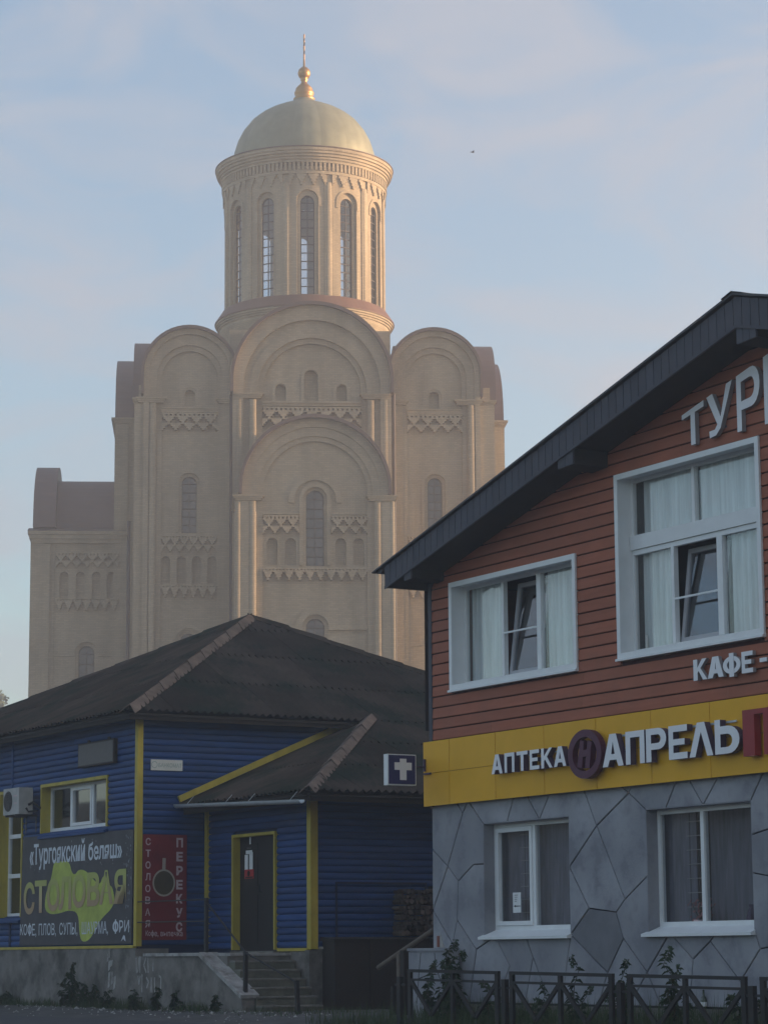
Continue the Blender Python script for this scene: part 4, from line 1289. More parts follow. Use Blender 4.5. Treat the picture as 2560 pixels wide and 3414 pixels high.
plq = thing('display_panel', 'blank dark display panel mounted above the three part window', 'display', BL, (-1.8, -.1, 4.4))
m = MB().box(-2.45, -.86, -.11, -.03, 4.40, 4.84); obj('casing', m, MT['dark_metal'], plq)
obj('screen', MB().box(-2.42, -.89, -.114, -.111, 4.43, 4.81), MT['plaque'], plq)
obj('bracket', MB().box(-2.2, -2.1, -.03, .0, 4.45, 4.9).box(-1.3, -1.2, -.03, .0, 4.45, 4.9), MT['dark_metal'], plq)

ac = thing('air_conditioner', 'dusty white air conditioner unit on brackets above the banner corner', 'air conditioner', BL, (-4.85, -.3, 3.63))
cas = obj('casing', MB().box(-5.24, -4.46, -.45, -.16, 3.64, 4.15), MT['ac'], ac)
cfan = (-4.99, 3.90)
m = MB().prism([[(cfan[0] + .2 * cos(t * pi / 12), cfan[1] + .2 * sin(t * pi / 12)) for t in range(24)]], -.455, -.451)
obj('fan_opening', m, MT['iron'], cas)
m = MB()
for r in (.19, .15, .11, .07):
    cc = lambda q: [(cfan[0] + q * cos(t * pi / 12), cfan[1] + q * sin(t * pi / 12)) for t in range(24)]
    m.prism([cc(r), cc(r - .012)], -.468, -.46)
for t in range(6):
    m.beam((cfan[0], -.464, cfan[1]), (cfan[0] + .19 * cos(t * pi / 3), -.464, cfan[1] + .19 * sin(t * pi / 3)), .01, .01)
obj('grille', m, MT['plaque'], cas)
obj('badge', MB().box(-4.72, -4.54, -.453, -.4505, 3.98, 4.01).box(-4.70, -4.56, -.453, -.4505, 3.84, 3.865), MT['pink'], cas)
m = MB()
for x in (-5.1, -4.6):
    m.box(x - .015, x + .015, -.46, .0, 3.60, 3.638).box(x - .015, x + .015, -.03, .0, 3.3, 3.6)
obj('bracket', m, MT['plaque'], ac)
obj('hose', MB().tube([(-4.45, -.25, 3.82), (-4.36, -.2, 3.86), (-4.33, -.1, 3.78), (-4.36, -.02, 3.74)], .025, 6).tube([(-4.45, -.3, 3.75), (-4.38, -.28, 3.68), (-4.36, -.1, 3.7)], .02, 6), MT['iron'], ac)

# railing of the landing and stair
rl = thing('stair_railing', 'thin dark iron railing along the landing and down the steps of the blue house', 'railing', BL, (2.7, -.02, .9))
for a, c in (((.05, -.02, 1.86), (2.76, -.02, 1.84)), ((.05, -.02, 1.50), (2.76, -.02, 1.48))):
    obj('rail', MB().tube([a, c], .012, 6), MT['iron'], rl)
obj('post', MB().box(2.73, 2.79, -.05, .01, .955, 1.87), MT['iron'], rl)
obj('post', MB().box(4.16, 4.22, -.05, .01, .1, .96), MT['iron'], rl)
obj('handrail', MB().tube([(2.76, -.02, 1.80), (4.19, -.02, .95), (5.93, -.02, .48)], .016, 6), MT['iron'], rl)
obj('post', MB().beam((5.93, -.02, .50), (6.02, -.02, -.45), .06, .06), MT['iron'], rl)

# dark cellar box, blue hatch and firewood on the right wall
cb_ = thing('cellar_box', 'black brown sheet metal cellar box standing against the blue wall', 'cellar box', BL, (4.2, 2.4, 0))
obj('body', MB().box(4.0, 4.42, 1.53, 3.9, -.4, 1.14), MT['dark_metal'], cb_)
obj('lid', MB().prism([[(3.99, 1.14), (4.46, 1.14), (4.46, 1.165), (3.99, 1.20)]], 1.49, 3.94, 'y'), MT['dark_metal'], cb_)
for y in (2.2, 2.9, 3.5):
    obj('seam', MB().box(4.42, 4.43, y, y + .03, -.4, 1.14), MT['dark_metal'], cb_)
obj('wall_hatch', MB().box(3.965, 3.985, 1.80, 1.83, 1.2, 2.12).box(3.965, 3.985, 1.83, 3.6, 2.09, 2.12).box(3.965, 3.985, 3.57, 3.6, 1.2, 2.09), MT['blue_back'], house)
fw = thing('firewood_stack', 'small stack of split firewood on the dark cellar box by the grey shop', 'firewood', BL, (4.2, 3.2, 1.2))
random.seed(21)
z = 1.21
r_ = 0
while z < 2.0:
    y = 2.86 + random.uniform(0, .04)
    while y < 3.5:
        rr = random.uniform(.032, .055)
        k = random.choice((3, 4, 5)); ph = random.uniform(0, 6)
        x1 = 4.30 + random.uniform(-.06, .06)
        lp = [(y + rr + rr * cos(ph + 2 * pi * i / k), z + rr + rr * sin(ph + 2 * pi * i / k)) for i in range(k)]
        obj('log', MB().prism([lp], 4.03, x1, 'x'), MT['wood'], fw)
        y += rr * 1.9
    z += .088
random.seed(13)
wp = thing('timber_post', 'dark brown timber post standing beside the firewood stack', 'post', BL, (4.2, 3.62, 1.2))
obj('post', MB().box(4.1, 4.24, 3.55, 3.75, 1.19, 2.05), MT['dark_wood'], wp)

# ================================================================== RED BROWN SHOP BUILDING
shop = thing('shop_building', 'red brown boarded gable building over a grey stone patterned ground floor', 'building', BR)
XR = 16.3
RID = 8.15
U1 = (.61, 3.79, 4.71, 6.23)
U2 = (4.79, 7.78, 4.74, 7.15)
G1 = (1.39, 3.50, 1.14, 2.71)
G2 = (5.26, 7.40, 1.14, 2.71)
zf = lambda x: 6.36 + .256 * (x if x < RID else 2 * RID - x)
# hidden backing wall
m = MB()
wall_grid(m, .02, XR, -.5, 6.3, [(U1[0] + .02, U1[1] - .02, U1[2] + .02, U1[3] - .02), (U2[0] + .02, U2[1] - .02, U2[2] + .02, 7.2), (G1[0], G1[1], G1[2] - .02, G1[3]), (G2[0], G2[1], G2[2] - .02, G2[3])], .012)
m.quad((.02, .012, 6.3), (U2[0] + .02, .012, 6.3), (U2[0] + .02, .012, zf(U2[0]) + .1), (.02, .012, 6.42))
m.quad((U2[0] + .02, .012, U2[3] - .02), (U2[1] - .02, .012, U2[3] - .02), (U2[1] - .02, .012, zf(U2[1]) + .1), (U2[0] + .02, .012, zf(U2[0]) + .1))
m.quad((U2[1] - .02, .012, 6.3), (XR, .012, 6.3), (RID, .012, zf(RID) + .1), (U2[1] - .02, .012, zf(U2[1]) + .1))
obj('wall_backing', m, MT['siding_gap'], shop)
LEN = 32.0  # unseen rear, drawn out long to keep low sun off the blue house
m = MB().box(.0, .03, .02, LEN, -.5, 6.35).box(XR - .03, XR, .02, LEN, -.5, 6.35)
m.quad((0, LEN, -.5), (XR, LEN, -.5), (XR, LEN, 6.3), (0, LEN, 6.3))
m.add([(0, LEN, 6.3), (XR, LEN, 6.3), (RID, LEN, zf(RID))], [(0, 1, 2)])
obj('side_wall', m, MT['siding'], shop)

def lap_board(x0, x1, z0, z1, xa=None):
    g = .015
    xa = x0 if xa is None else xa
    p = [(-.026, z0 + g), (-.028, z0 + g + .012), (-.019, z1 - .004), (.008, z1 - .002), (.008, z0 + g)]
    xs = lambda q: x0 + (xa - x0) * max(0, min(1, (q[1] - z0) / (z1 - z0)))
    vs = [(xs(q), q[0], q[1]) for q in p] + [(x1, q[0], q[1]) for q in p]
    n = len(p)
    return MB().add(vs, [(i, (i + 1) % n, n + (i + 1) % n, n + i) for i in range(n)] + [tuple(range(n)), tuple(range(n, 2 * n))])
z = 3.82
PB = .16
row = 0
random.seed(31)
while z < 8.5:
    zt = z + PB
    lo = max(.055, (z - 6.34) / .256); lo2 = max(.055, (zt - 6.34) / .256)
    hi = min(XR - .05, 2 * RID - lo2)
    if lo2 >= hi: break
    for a, c in cut_row(lo, hi, z, zt, [U1, U2]):
        cuts = [a]
        j = a + random.uniform(1.2, 3.9)
        while j < c - .7:
            cuts.append(j); j += random.choice((3.0, 3.9, 2.4))
        cuts.append(c)
        for q, (c0, c1) in enumerate(zip(cuts, cuts[1:])):
            if c0 > 10.2 and z < 6: pass
            obj('plank', lap_board(c0, c1 - .003, z, zt, lo2 if (c0 == lo and lo2 > lo) else None), MT['siding'], shop)
    z = zt; row += 1
obj('corner_trim', MB().box(-.035, .055, -.035, .02, 3.0, 6.40), MT['fascia'], shop)
obj('corner_trim', MB().box(-.034, .0, .02, .09, 3.0, 6.40), MT['fascia'], shop)

# gable fascia: ribbed metal strips
YF = -.60
def fz_top(x): return 6.665 + .262 * (x if x < RID else 2 * RID - x)
def fz_bot(x): return 6.355 + .256 * (x if x < RID else 2 * RID - x)
x = -.31
while x < 10.6:
    a, c = x, x + .165
    lp = [(a, fz_bot(a)), (c - .012, fz_bot(c - .012)), (c - .012, fz_top(c - .012)), (a, fz_top(a))]
    if a < RID < c:
        lp = [(a, fz_bot(a)), (RID, fz_bot(RID)), (c - .012, fz_bot(c)), (c - .012, fz_top(c)), (RID, fz_top(RID)), (a, fz_top(a))]
    obj('fascia_strip', MB().prism([lp], YF - .012, YF + .012), MT['fascia'], shop)
    x += .165
m = MB()
for a, c in ((-.31, RID), (RID, XR + .3)):
    m.prism([[(a, fz_bot(a) - .015), (c, fz_bot(c) - .015), (c, fz_top(c) - .03), (a, fz_top(a) - .03)]], YF + .013, YF + .03)
    m.prism([[(a, fz_bot(a) - .03), (c, fz_bot(c) - .03), (c, fz_bot(c) + .012), (a, fz_bot(a) + .012)]], YF - .022, YF - .013)
obj('fascia_backing', m, MT['fascia'], shop)
# purlin ends boxed in the same metal, running back to the wall
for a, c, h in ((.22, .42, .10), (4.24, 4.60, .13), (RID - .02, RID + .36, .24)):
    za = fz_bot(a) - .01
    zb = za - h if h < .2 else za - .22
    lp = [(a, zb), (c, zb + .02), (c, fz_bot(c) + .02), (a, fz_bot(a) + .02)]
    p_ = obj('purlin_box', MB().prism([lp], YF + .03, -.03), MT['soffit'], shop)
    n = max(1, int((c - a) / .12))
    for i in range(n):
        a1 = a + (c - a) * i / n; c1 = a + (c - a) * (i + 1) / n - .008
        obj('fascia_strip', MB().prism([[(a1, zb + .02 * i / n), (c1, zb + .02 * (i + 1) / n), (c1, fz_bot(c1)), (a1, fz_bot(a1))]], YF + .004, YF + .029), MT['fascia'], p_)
# soffit boards, roof sheet
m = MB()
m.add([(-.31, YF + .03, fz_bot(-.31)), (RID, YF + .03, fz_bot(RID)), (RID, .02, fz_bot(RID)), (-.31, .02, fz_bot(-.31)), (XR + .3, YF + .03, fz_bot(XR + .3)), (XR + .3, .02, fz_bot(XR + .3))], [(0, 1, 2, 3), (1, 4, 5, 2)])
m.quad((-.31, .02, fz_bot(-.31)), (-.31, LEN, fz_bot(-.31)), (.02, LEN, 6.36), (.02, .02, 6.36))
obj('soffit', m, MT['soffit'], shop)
m = MB()
m.prism([[(-.60, fz_top(-.60) + .01), (RID, fz_top(RID) + .02), (RID, fz_top(RID) + .05), (-.62, fz_top(-.62) + .035)]], YF - .06, LEN + .3)
m.prism([[(RID, fz_top(RID) + .02), (XR + .6, fz_top(XR + .6) + .01), (XR + .62, fz_top(XR + .62) + .035), (RID, fz_top(RID) + .05)]], YF - .06, LEN + .3)
obj('roof', m, MT['metal_roof'], shop)
obj('ridge_cap', MB().prism([[(RID - .2, fz_top(RID - .2) + .05), (RID, fz_top(RID) + .055), (RID + .2, fz_top(RID - .2) + .05), (RID + .2, fz_top(RID - .2) + .06), (RID, fz_top(RID) + .065), (RID - .2, fz_top(RID - .2) + .06)]], YF - .08, LEN + .3), MT['metal_roof'], shop)
m = MB().box(-.34, -.30, YF + .01, LEN, fz_bot(-.31) - .005, fz_top(-.31) + .01)
obj('eave_board', m, MT['fascia'], shop)
n = 8
pf = [(.07 * cos(pi + pi * i / n), .07 * sin(pi + pi * i / n)) for i in range(n + 1)]
vs = [(-.44 + a, YF - .02, 6.56 + c) for a, c in pf] + [(-.44 + a, LEN, 6.52 + c) for a, c in pf]
obj('gutter', MB().add(vs, [(i, i + 1, n + 2 + i, n + 1 + i) for i in range(n)], True).add(vs[:n + 1], [tuple(range(n + 1))]), MT['metal_roof'], shop)

# ---- upper windows
WH = MT['white']
def cased(hole, dep=.18):
    x0, x1, z0, z1 = hole
    m = MB()
    frame_rect(m, x0 - .03, x1 + .03, z0 - .03, z1 + .03, -.06, -.03, .075)
    # reveal boards
    m.box(x0, x0 + .02, -.05, dep, z0, z1); m.box(x1 - .02, x1, -.05, dep, z0, z1)
    m.box(x0 + .02, x1 - .02, -.05, dep, z1 - .02, z1)
    w = obj('window', m, WH, shop)
    obj('sill', MB().add([(x0 - .04, -.09, z0 - .03), (x1 + .04, -.09, z0 - .03), (x1, dep, z0 + .05), (x0, dep, z0 + .05), (x0 - .04, -.09, z0 - .06), (x1 + .04, -.09, z0 - .06), (x1, dep, z0 - .06), (x0, dep, z0 - .06)],
        [(0, 1, 2, 3), (4, 7, 6, 5), (0, 4, 5, 1), (1, 5, 6, 2), (2, 6, 7, 3), (3, 7, 4, 0)]), WH, w)
    return w
def tilt_sash(w, x0, x1, z0, z1, y, ang=7.5):
    """inner sash tilted into the room, hinged at its foot"""
    fr = MB(); frame_rect(fr, x0, x1, z0, z1, 0, .055, .065)
    pn = MB().box(x0 + .06, x1 - .06, .024, .03, z0 + .06, z1 - .06)
    ca, sa = cos(radians(ang)), sin(radians(ang))
    T = lambda p: (p[0], y + p[1] * ca + (p[2] - z0) * sa, z0 + (p[2] - z0) * ca - p[1] * sa)
    fr.v = [T(p) for p in fr.v]; pn.v = [T(p) for p in pn.v]
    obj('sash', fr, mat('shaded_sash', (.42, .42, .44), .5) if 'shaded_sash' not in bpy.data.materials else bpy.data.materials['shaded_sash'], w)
    obj('pane', pn, MT['sash_glass'], w)
MT['sash_glass'] = glass_mat('tilted_pane', (.8, .84, .88), .06)
YG = .18
w = cased(U1)
m = MB(); frame_rect(m, U1[0] + .02, U1[1] - .02, U1[2] + .05, U1[3] - .02, YG, YG + .06, .05)
for x0, x1 in ((1.64, 1.70), (2.54, 2.64)): m.box(x0, x1, YG - .01, YG + .06, U1[2] + .1, U1[3] - .07)
obj('frame', m, WH, w)
pane(w, U1[0] + .07, 1.64, 4.8, 6.16, YG + .03, MT['glass']); pane(w, 2.64, U1[1] - .07, 4.8, 6.16, YG + .03, MT['glass'])
obj('screen_bar', MB().box(1.70, 2.54, YG - .02, YG + .0, 5.40, 5.425), WH, w)
tilt_sash(w, 1.71, 2.53, 4.8, 6.15, YG + .06)
room(shop, U1[0] - 1.2, U1[1] + .6, 4.2, 6.32, .245, 3.0, MT['interior_dark'])
w = cased(U2)
m = MB(); frame_rect(m, U2[0] + .02, U2[1] - .02, U2[2] + .05, U2[3] - .02, YG, YG + .06, .05)
m.box(U2[0] + .03, U2[1] - .03, YG - .035, YG + .05, 6.17, 6.36)
m.box(U2[0] + .07, U2[1] - .07, YG - .01, YG + .05, 6.10, 6.165)
m.box(6.15, 6.21, YG - .01, YG + .06, 6.36, 7.08)
for x0, x1 in ((5.68, 5.74), (6.64, 6.75)): m.box(x0, x1, YG - .012, YG + .06, 4.84, 6.10)
obj('frame', m, WH, w)
for a, c, z0, z1 in ((4.86, 6.15, 6.36, 7.08), (6.21, 7.71, 6.36, 7.08), (4.86, 5.68, 4.84, 6.10), (6.75, 7.71, 4.84, 6.10)):
    pane(w, a, c, z0, z1, YG + .03, MT['glass'])
obj('screen_bar', MB().box(5.74, 6.64, YG - .02, YG, 5.40, 5.425), WH, w)
tilt_sash(w, 5.75, 6.63, 4.84, 6.09, YG + .06)
room(shop, U2[0] - .6, U2[1] + 1.0, 4.2, 7.2, .245, 3.0, MT['interior_dark'])

def curtain(label, x0, x1, z0, z1, y, waves, amp=.025, group=None, seed=1):
    rnd = random.Random(seed)
    e = thing('curtain', label, 'curtain', BR, ((x0 + x1) / 2, y, z0))
    if group: e['group'] = group
    n, k = 60, 5
    ph = [rnd.uniform(0, 6) for _ in range(3)]
    vs, fs = [], []
    for j in range(k + 1):
        for i in range(n + 1):
            u = i / n
            yy = y + amp * (sin(u * waves * 2 * pi + ph[0]) + .5 * sin(u * waves * 4.3 * pi + ph[1] + j * .12))
            vs.append((x0 + (x1 - x0) * u, yy, z0 + (z1 - z0) * j / k))
    for j in range(k):
        for i in range(n):
            fs.append((j * (n + 1) + i, j * (n + 1) + i + 1, (j + 1) * (n + 1) + i + 1, (j + 1) * (n + 1) + i))
    obj('cloth', MB().add(vs, fs, True), MT['curtain'], e)
    return e
curtain('sheer white curtain in the left pane of the smaller upper window', .72, 1.63, 4.74, 6.17, .275, 5, .016, seed=2)
curtain('sheer white curtain in the right pane of the smaller upper window', 2.66, 3.9, 4.74, 6.17, .275, 6, .016, seed=3)
curtain('short gathered curtain in the upper left light of the tall gable window', 4.95, 6.13, 6.3, 7.1, .275, 8, .016, seed=4)
curtain('smooth curtain in the upper right light of the tall gable window', 6.23, 7.9, 6.3, 7.1, .275, 4, .012, seed=5)
curtain('long curtain in the lower left pane of the tall gable window', 4.95, 5.66, 4.76, 6.12, .285, 6, .016, seed=6)
curtain('long curtain in the lower right pane of the tall gable window', 6.78, 7.9, 4.76, 6.12, .285, 7, .016, seed=7)
st = thing('upright_strip', 'short bright strip standing at the foot of the tall gable window curtain', 'strip', BR, (4.98, .27, 4.8))
obj('strip', MB().box(4.955, 5.0, .262, .27, 4.82, 5.03), MT['lamp'], st)

# ---- ground floor: stones with sunk dark joints
PT = dict(u=(0, 2.41), v=(0.42, 2.15), w=(0, 1.53), a=(0.67, 3.06), b=(0.84, 2.89), c=(0.99, 3.06), Tf=(2.18, 3.06), g1=(1.99, 2.71), Th=(2.49, 3.06), i1=(2.8, 2.71), Tj=(3.07, 3.06),
    k=(3.87, 3.06), l=(4.15, 2.56), n=(3.50, 2.04), o=(3.94, 1.48), q=(4.55, 1.42), r=(4.75, 1.58), t=(4.7, 1.08), y=(1.11, 2.15), x=(0.7, 1.93), A=(0.66, 1.38), B=(0.53, 1.04), C=(1.16, 0.96), D=(1.64, 1.14), E=(2.01, 0.73), F=(2.41, 1.14), G=(2.59, 0.84), H=(3.50, 1.14), Ip=(3.26, 0.24), J=(4.33, 0.64),
    V1=(4.89, 2.95), Tm1=(4.71, 3.06), Tm2=(4.96, 3.06), Tw=(5.93, 3.06), w2=(5.68, 2.71), V2=(6.46, 2.71), Ta=(6.17, 3.06), Tb=(6.80, 3.06), TR=(7.68, 3.06), zl=(5.26, 1.87), K1=(5.2, 0.65), S1=(5.7, 1.14), N1=(6.17, 0.81), M1=(6.53, 1.03), S2=(6.67, 1.14), O1=(7.1, 0.54), Q1=(7.50, 0.93), R1=(7.40, 2.3), R1b=(9.3, 2.62), R2=(7.40, 1.84), R2b=(9.3, 1.2), Q1b=(9.3, 1.4), pJ=(4.11, 0.22), pK1=(4.8, 0.22), pK2=(5.48, 0.22), pN=(6.07, 0.22), pO=(7.27, 0.22), pC=(0.95, 0.22), pE=(1.65, 0.22), pG1=(2.38, 0.22), pG2=(3.0, 0.22), pIp=(3.26, 0.22), pB=(.45, .22),
    L0=(0, 3.06), L4=(0, .22), R0=(9.3, 3.06), R4=(9.3, .22),
    g1TL=(1.39, 2.71), g1TR=(3.50, 2.71), g1BL=(1.39, 1.14), g2TL=(5.26, 2.71), g2TR=(7.40, 2.71), g2BL=(5.26, 1.14), g2BR=(7.40, 1.14), z1=(1.39, 2.15))
PT['R2b'] = (9.3, 1.55); PT['Q1b'] = (9.3, 1.12)
CH = ['L0 u w L4', 'L0 a c Tf Th Tj k Tm1 Tm2 Tw Ta Tb TR R0', 'L4 pB pC pE pG1 pG2 pIp pJ pK1 pK2 pN pO R4', 'R0 R1b R2b Q1b R4',
      'g1TL g1 i1 g1TR', 'g1TR n H', 'g1TL z1 g1BL', 'g1BL D F H', 'g2TL w2 V2 g2TR', 'g2TL zl g2BL', 'g2BL S1 S2 g2BR', 'g2BR R2 R1 g2TR',
      'u v x', 'a b c', 'b v w', 'w B', 'x y z1', 'x A', 'A B', 'A C', 'B pB', 'C D', 'C pC', 'D E', 'E pE', 'F G', 'G pG1', 'G pG2', 'H pIp', 'H J',
      'c g1TL', 'Tf g1', 'Th i1', 'Tj i1', 'k l', 'l V1', 'l n', 'l r', 'n o', 'o H', 'o q', 'q r', 'q t', 'r zl', 't J', 't K1', 'J pJ', 'K1 pK1', 'K1 pK2', 'K1 S1', 'S1 N1', 'N1 M1', 'M1 S2', 'N1 pN', 'M1 O1', 'O1 pO', 'O1 Q1', 'Q1 g2BR', 'Q1 Q1b', 'R1 R1b', 'R2 R2b',
      'V1 Tm1', 'V1 Tm2', 'V1 g2TL', 'w2 Tw', 'V2 Ta', 'V2 Tb', 'g2TR TR']
adj = {}
for ch in CH:
    p = ch.split()
    for a, c in zip(p, p[1:]):
        adj.setdefault(a, set()).add(c); adj.setdefault(c, set()).add(a)
order = {k: sorted(v, key=lambda q: math.atan2(PT[q][1] - PT[k][1], PT[q][0] - PT[k][0])) for k, v in adj.items()}
seen, faces = set(), []
for a in adj:
    for c in adj[a]:
        if (a, c) in seen: continue
        f, e = [], (a, c)
        while e not in seen:
            seen.add(e); f.append(e[0])
            o_ = order[e[1]]
            e = (e[1], o_[(o_.index(e[0]) - 1) % len(o_)])
        faces.append([PT[k] for k in f])
def area2(p): return sum(p[i][0] * p[(i + 1) % len(p)][1] - p[(i + 1) % len(p)][0] * p[i][1] for i in range(len(p))) / 2
def inset(p, d):
    n = len(p); res = []
    for i in range(n):
        a, b_, c = Vector(p[i - 1]), Vector(p[i]), Vector(p[(i + 1) % n])
        e1, e2 = (b_ - a).normalized(), (c - b_).normalized()
        n1, n2 = Vector((-e1.y, e1.x)), Vector((-e2.y, e2.x))
        k = 1 + n1.dot(n2)
        v = (n1 + n2) / max(k, .25)
        res.append(tuple(b_ + v * d))
    return res
random.seed(17)
for f in faces:
    if area2(f) <= 0.002: continue
    cx = sum(p[0] for p in f) / len(f); cz = sum(p[1] for p in f) / len(f)
    if any(h[0] + .2 < cx < h[1] - .2 and h[2] + .2 < cz < h[3] - .2 for h in (G1, G2)) and abs(area2(f)) > 2.5: continue
    q = inset(f, .0085)
    pr = -.020 - random.uniform(0, .006)
    mb = MB()
    q2 = inset(f, .014)
    n = len(q)
    tri = tessellate_polygon([[Vector((p[0], p[1], 0)) for p in q2]])
    mb.add([(p[0], pr, p[1]) for p in q2] + [(p[0], pr + .006, p[1]) for p in q] + [(p[0], .01, p[1]) for p in q],
           [tuple(t) for t in tri] + [(i, (i + 1) % n, n + (i + 1) % n, n + i) for i in range(n)] + [(n + i, n + (i + 1) % n, 2 * n + (i + 1) % n, 2 * n + i) for i in range(n)])
    dk = abs(cx - 4.2) < .25 and abs(cz - 1.07) < .25
    so = obj('stone', mb, MT['stone_dark'] if dk else MT['stone'], shop)
    if dk: so['label'] = 'darkest stone, between the two lower windows'
m = MB()
wall_grid(m, .0, 9.3, .2, 3.06, [G1, G2], .004)
obj('joint_mortar', m, MT['joint'], shop)
obj('ground_floor_wall', MB().box(9.3, XR, -.02, .0, .2, 3.06), MT['stone'], shop)
obj('plinth', MB().box(-.03, XR, -.10, .005, -.6, .20), MT['concrete'], shop)

# ---- lower windows
def shop_window(h, mull, left_sash, dep=.155):
    x0, x1, z0, z1 = h
    m = MB()
    m.box(x0 - .012, x0, -.02, dep, z0, z1).box(x1, x1 + .012, -.02, dep, z0, z1).box(x0 - .012, x1 + .012, -.02, dep, z1, z1 + .012)
    obj('reveal', m, MT['stone'], shop)
    m = MB(); frame_rect(m, x0, x1, z0 + .07, z1 - .0, dep, dep + .07, .06, .07)
    m.box(mull - .035, mull + .035, dep - .004, dep + .07, z0 + .13, z1 - .06)
    if left_sash: frame_rect(m, x0 + .065, mull - .035, z0 + .145, z1 - .065, dep - .02, dep + .05, .06)
    w = obj('window', m, WH, shop)
    k = .06 if left_sash else 0
    pane(w, x0 + .06 + k, mull - .035 - k, z0 + .14 + k, z1 - .06 - k, dep + .03, MT['glass_dark'])
    pane(w, mull + .035, x1 - .06, z0 + .14, z1 - .06, dep + .03, MT['glass_dark'])
    obj('sill', MB().add([(x0 - .07, -.10, z0 - .01), (x1 + .03, -.10, z0 - .01), (x1 + .0, dep, z0 + .085), (x0 - .0, dep, z0 + .085), (x0 - .07, -.10, z0 - .045), (x1 + .03, -.10, z0 - .045), (x1, dep, z0 - .045), (x0, dep, z0 - .045)],
        [(0, 1, 2, 3), (4, 7, 6, 5), (0, 4, 5, 1), (1, 5, 6, 2), (2, 6, 7, 3), (3, 7, 4, 0)]), WH, w)
    room(shop, x0 - .6, x1 + .3, z0 - .3, z1 + .1, dep + .075, 1.7, MT['interior_dark'])
    return w
shop_window(G1, 2.40, True)
shop_window(G2, 6.20, False)
def blind(label, x0, x1, z0, z1, y, seed):
    rnd = random.Random(seed)
    e = thing('vertical_blind', label, 'blind', BR, ((x0 + x1) / 2, y, z0))
    x = x0
    while x < x1:
        a = rnd.uniform(-.012, .012)
        obj('slat', MB().add([(x, y - .02 + a, z0), (x + .085, y + .02 + a, z0), (x + .085, y + .02 + a, z1), (x, y - .02 + a, z1)], [(0, 1, 2, 3)]), MT['blind'], e)
        x += .088
    return e
blind('grey vertical blind behind the left pane of the lower window with the arrow notice', 1.30, 1.92, 1.2, 2.72, .34, 1)
blind('grey vertical blind behind the right pane of the lower window with the arrow notice', 2.03, 3.45, 1.2, 2.72, .36, 2)
blind('grey vertical blind behind the left pane of the lower window with flowers', 5.1, 5.72, 1.2, 2.72, .34, 3)
blind('grey vertical blind behind the right pane of the lower window with flowers', 5.92, 7.35, 1.2, 2.72, .52, 4)
def rack(label, x0, x1, y):
    e = thing('shelf_rack', label, 'shelf', BR, ((x0 + x1) / 2, y, 1.2))
    obj('post', MB().box(x0 - .03, x0 - .01, y, y + .03, 1.16, 2.7), MT['iron'], e)
    obj('post', MB().box(x1 + .01, x1 + .03, y, y + .03, 1.16, 2.7), MT['iron'], e)
    for i in range(8):
        obj('shelf_edge', MB().box(x0 - .12, x1 + .14, y - .012, y + .0, 1.28 + .18 * i, 1.289 + .18 * i), MT['ac'], e)
rack('thin wire shelves seen in the blind gap of the lower window with the arrow notice', 1.93, 2.02, .33)
rack('thin wire shelves seen in the blind gap of the lower window with flowers', 5.73, 5.86, .33)
nv = thing('arrow_notice', 'white paper notice with a black arrow inside the lower left shop window', 'notice', BR, (1.92, .17, 1.46))
obj('paper', MB().box(1.815, 2.015, .176, .179, 1.46, 1.74), MT['paper'], nv)
m = MB().prism([[(1.84, 1.55), (1.885, 1.535), (1.885, 1.544), (2.005, 1.546), (2.005, 1.556), (1.885, 1.558), (1.885, 1.57)]], .173, .175)
for i in range(4): m.box(1.86, 1.94 - .01 * i, .173, .175, 1.70 - .028 * i, 1.706 - .028 * i)
obj('print', m, MT['print_black'], nv)
fl = thing('flower_pot', 'dried reddish flowers in a pale pot inside the right lower shop window', 'flowers', BR, (6.0, .27, 1.22))
obj('pot', MB().lathe([(.0, 1.16), (.07, 1.16), (.10, 1.27), (.095, 1.3), (.0, 1.3)], 5.98, .27, 16), MT['pink'], fl)
rnd = random.Random(8)
m, m2 = MB(), MB()
for i in range(60):
    t, r, zz = rnd.uniform(0, 6.28), rnd.uniform(.02, .24), rnd.uniform(1.28, 1.55)
    px, py = 5.98 + r * cos(t) * 1.2, .27 + r * sin(t) * .3
    if i % 4 == 0: m2.tube([(5.98, .27, 1.27), (px, py, zz)], .004, 4, False)
    s_ = rnd.uniform(.012, .03)
    m.add([(px - s_, py, zz), (px, py - s_ * .6, zz - s_), (px + s_, py, zz + s_ * .3), (px, py + s_ * .4, zz + s_)], [(0, 1, 2), (0, 2, 3)])
obj('blossoms', m, MT['flower'], fl, kind='stuff'); obj('stems', m2, MT['stem'], fl)
v2 = thing('vase', 'small violet vase by the right edge of the flower window', 'vase', BR, (7.1, .27, 1.2))
obj('body', MB().lathe([(.0, 1.18), (.06, 1.18), (.09, 1.27), (.07, 1.38), (.04, 1.43), (.055, 1.47)], 7.02, .27, 16), MT['letter_side'], v2)

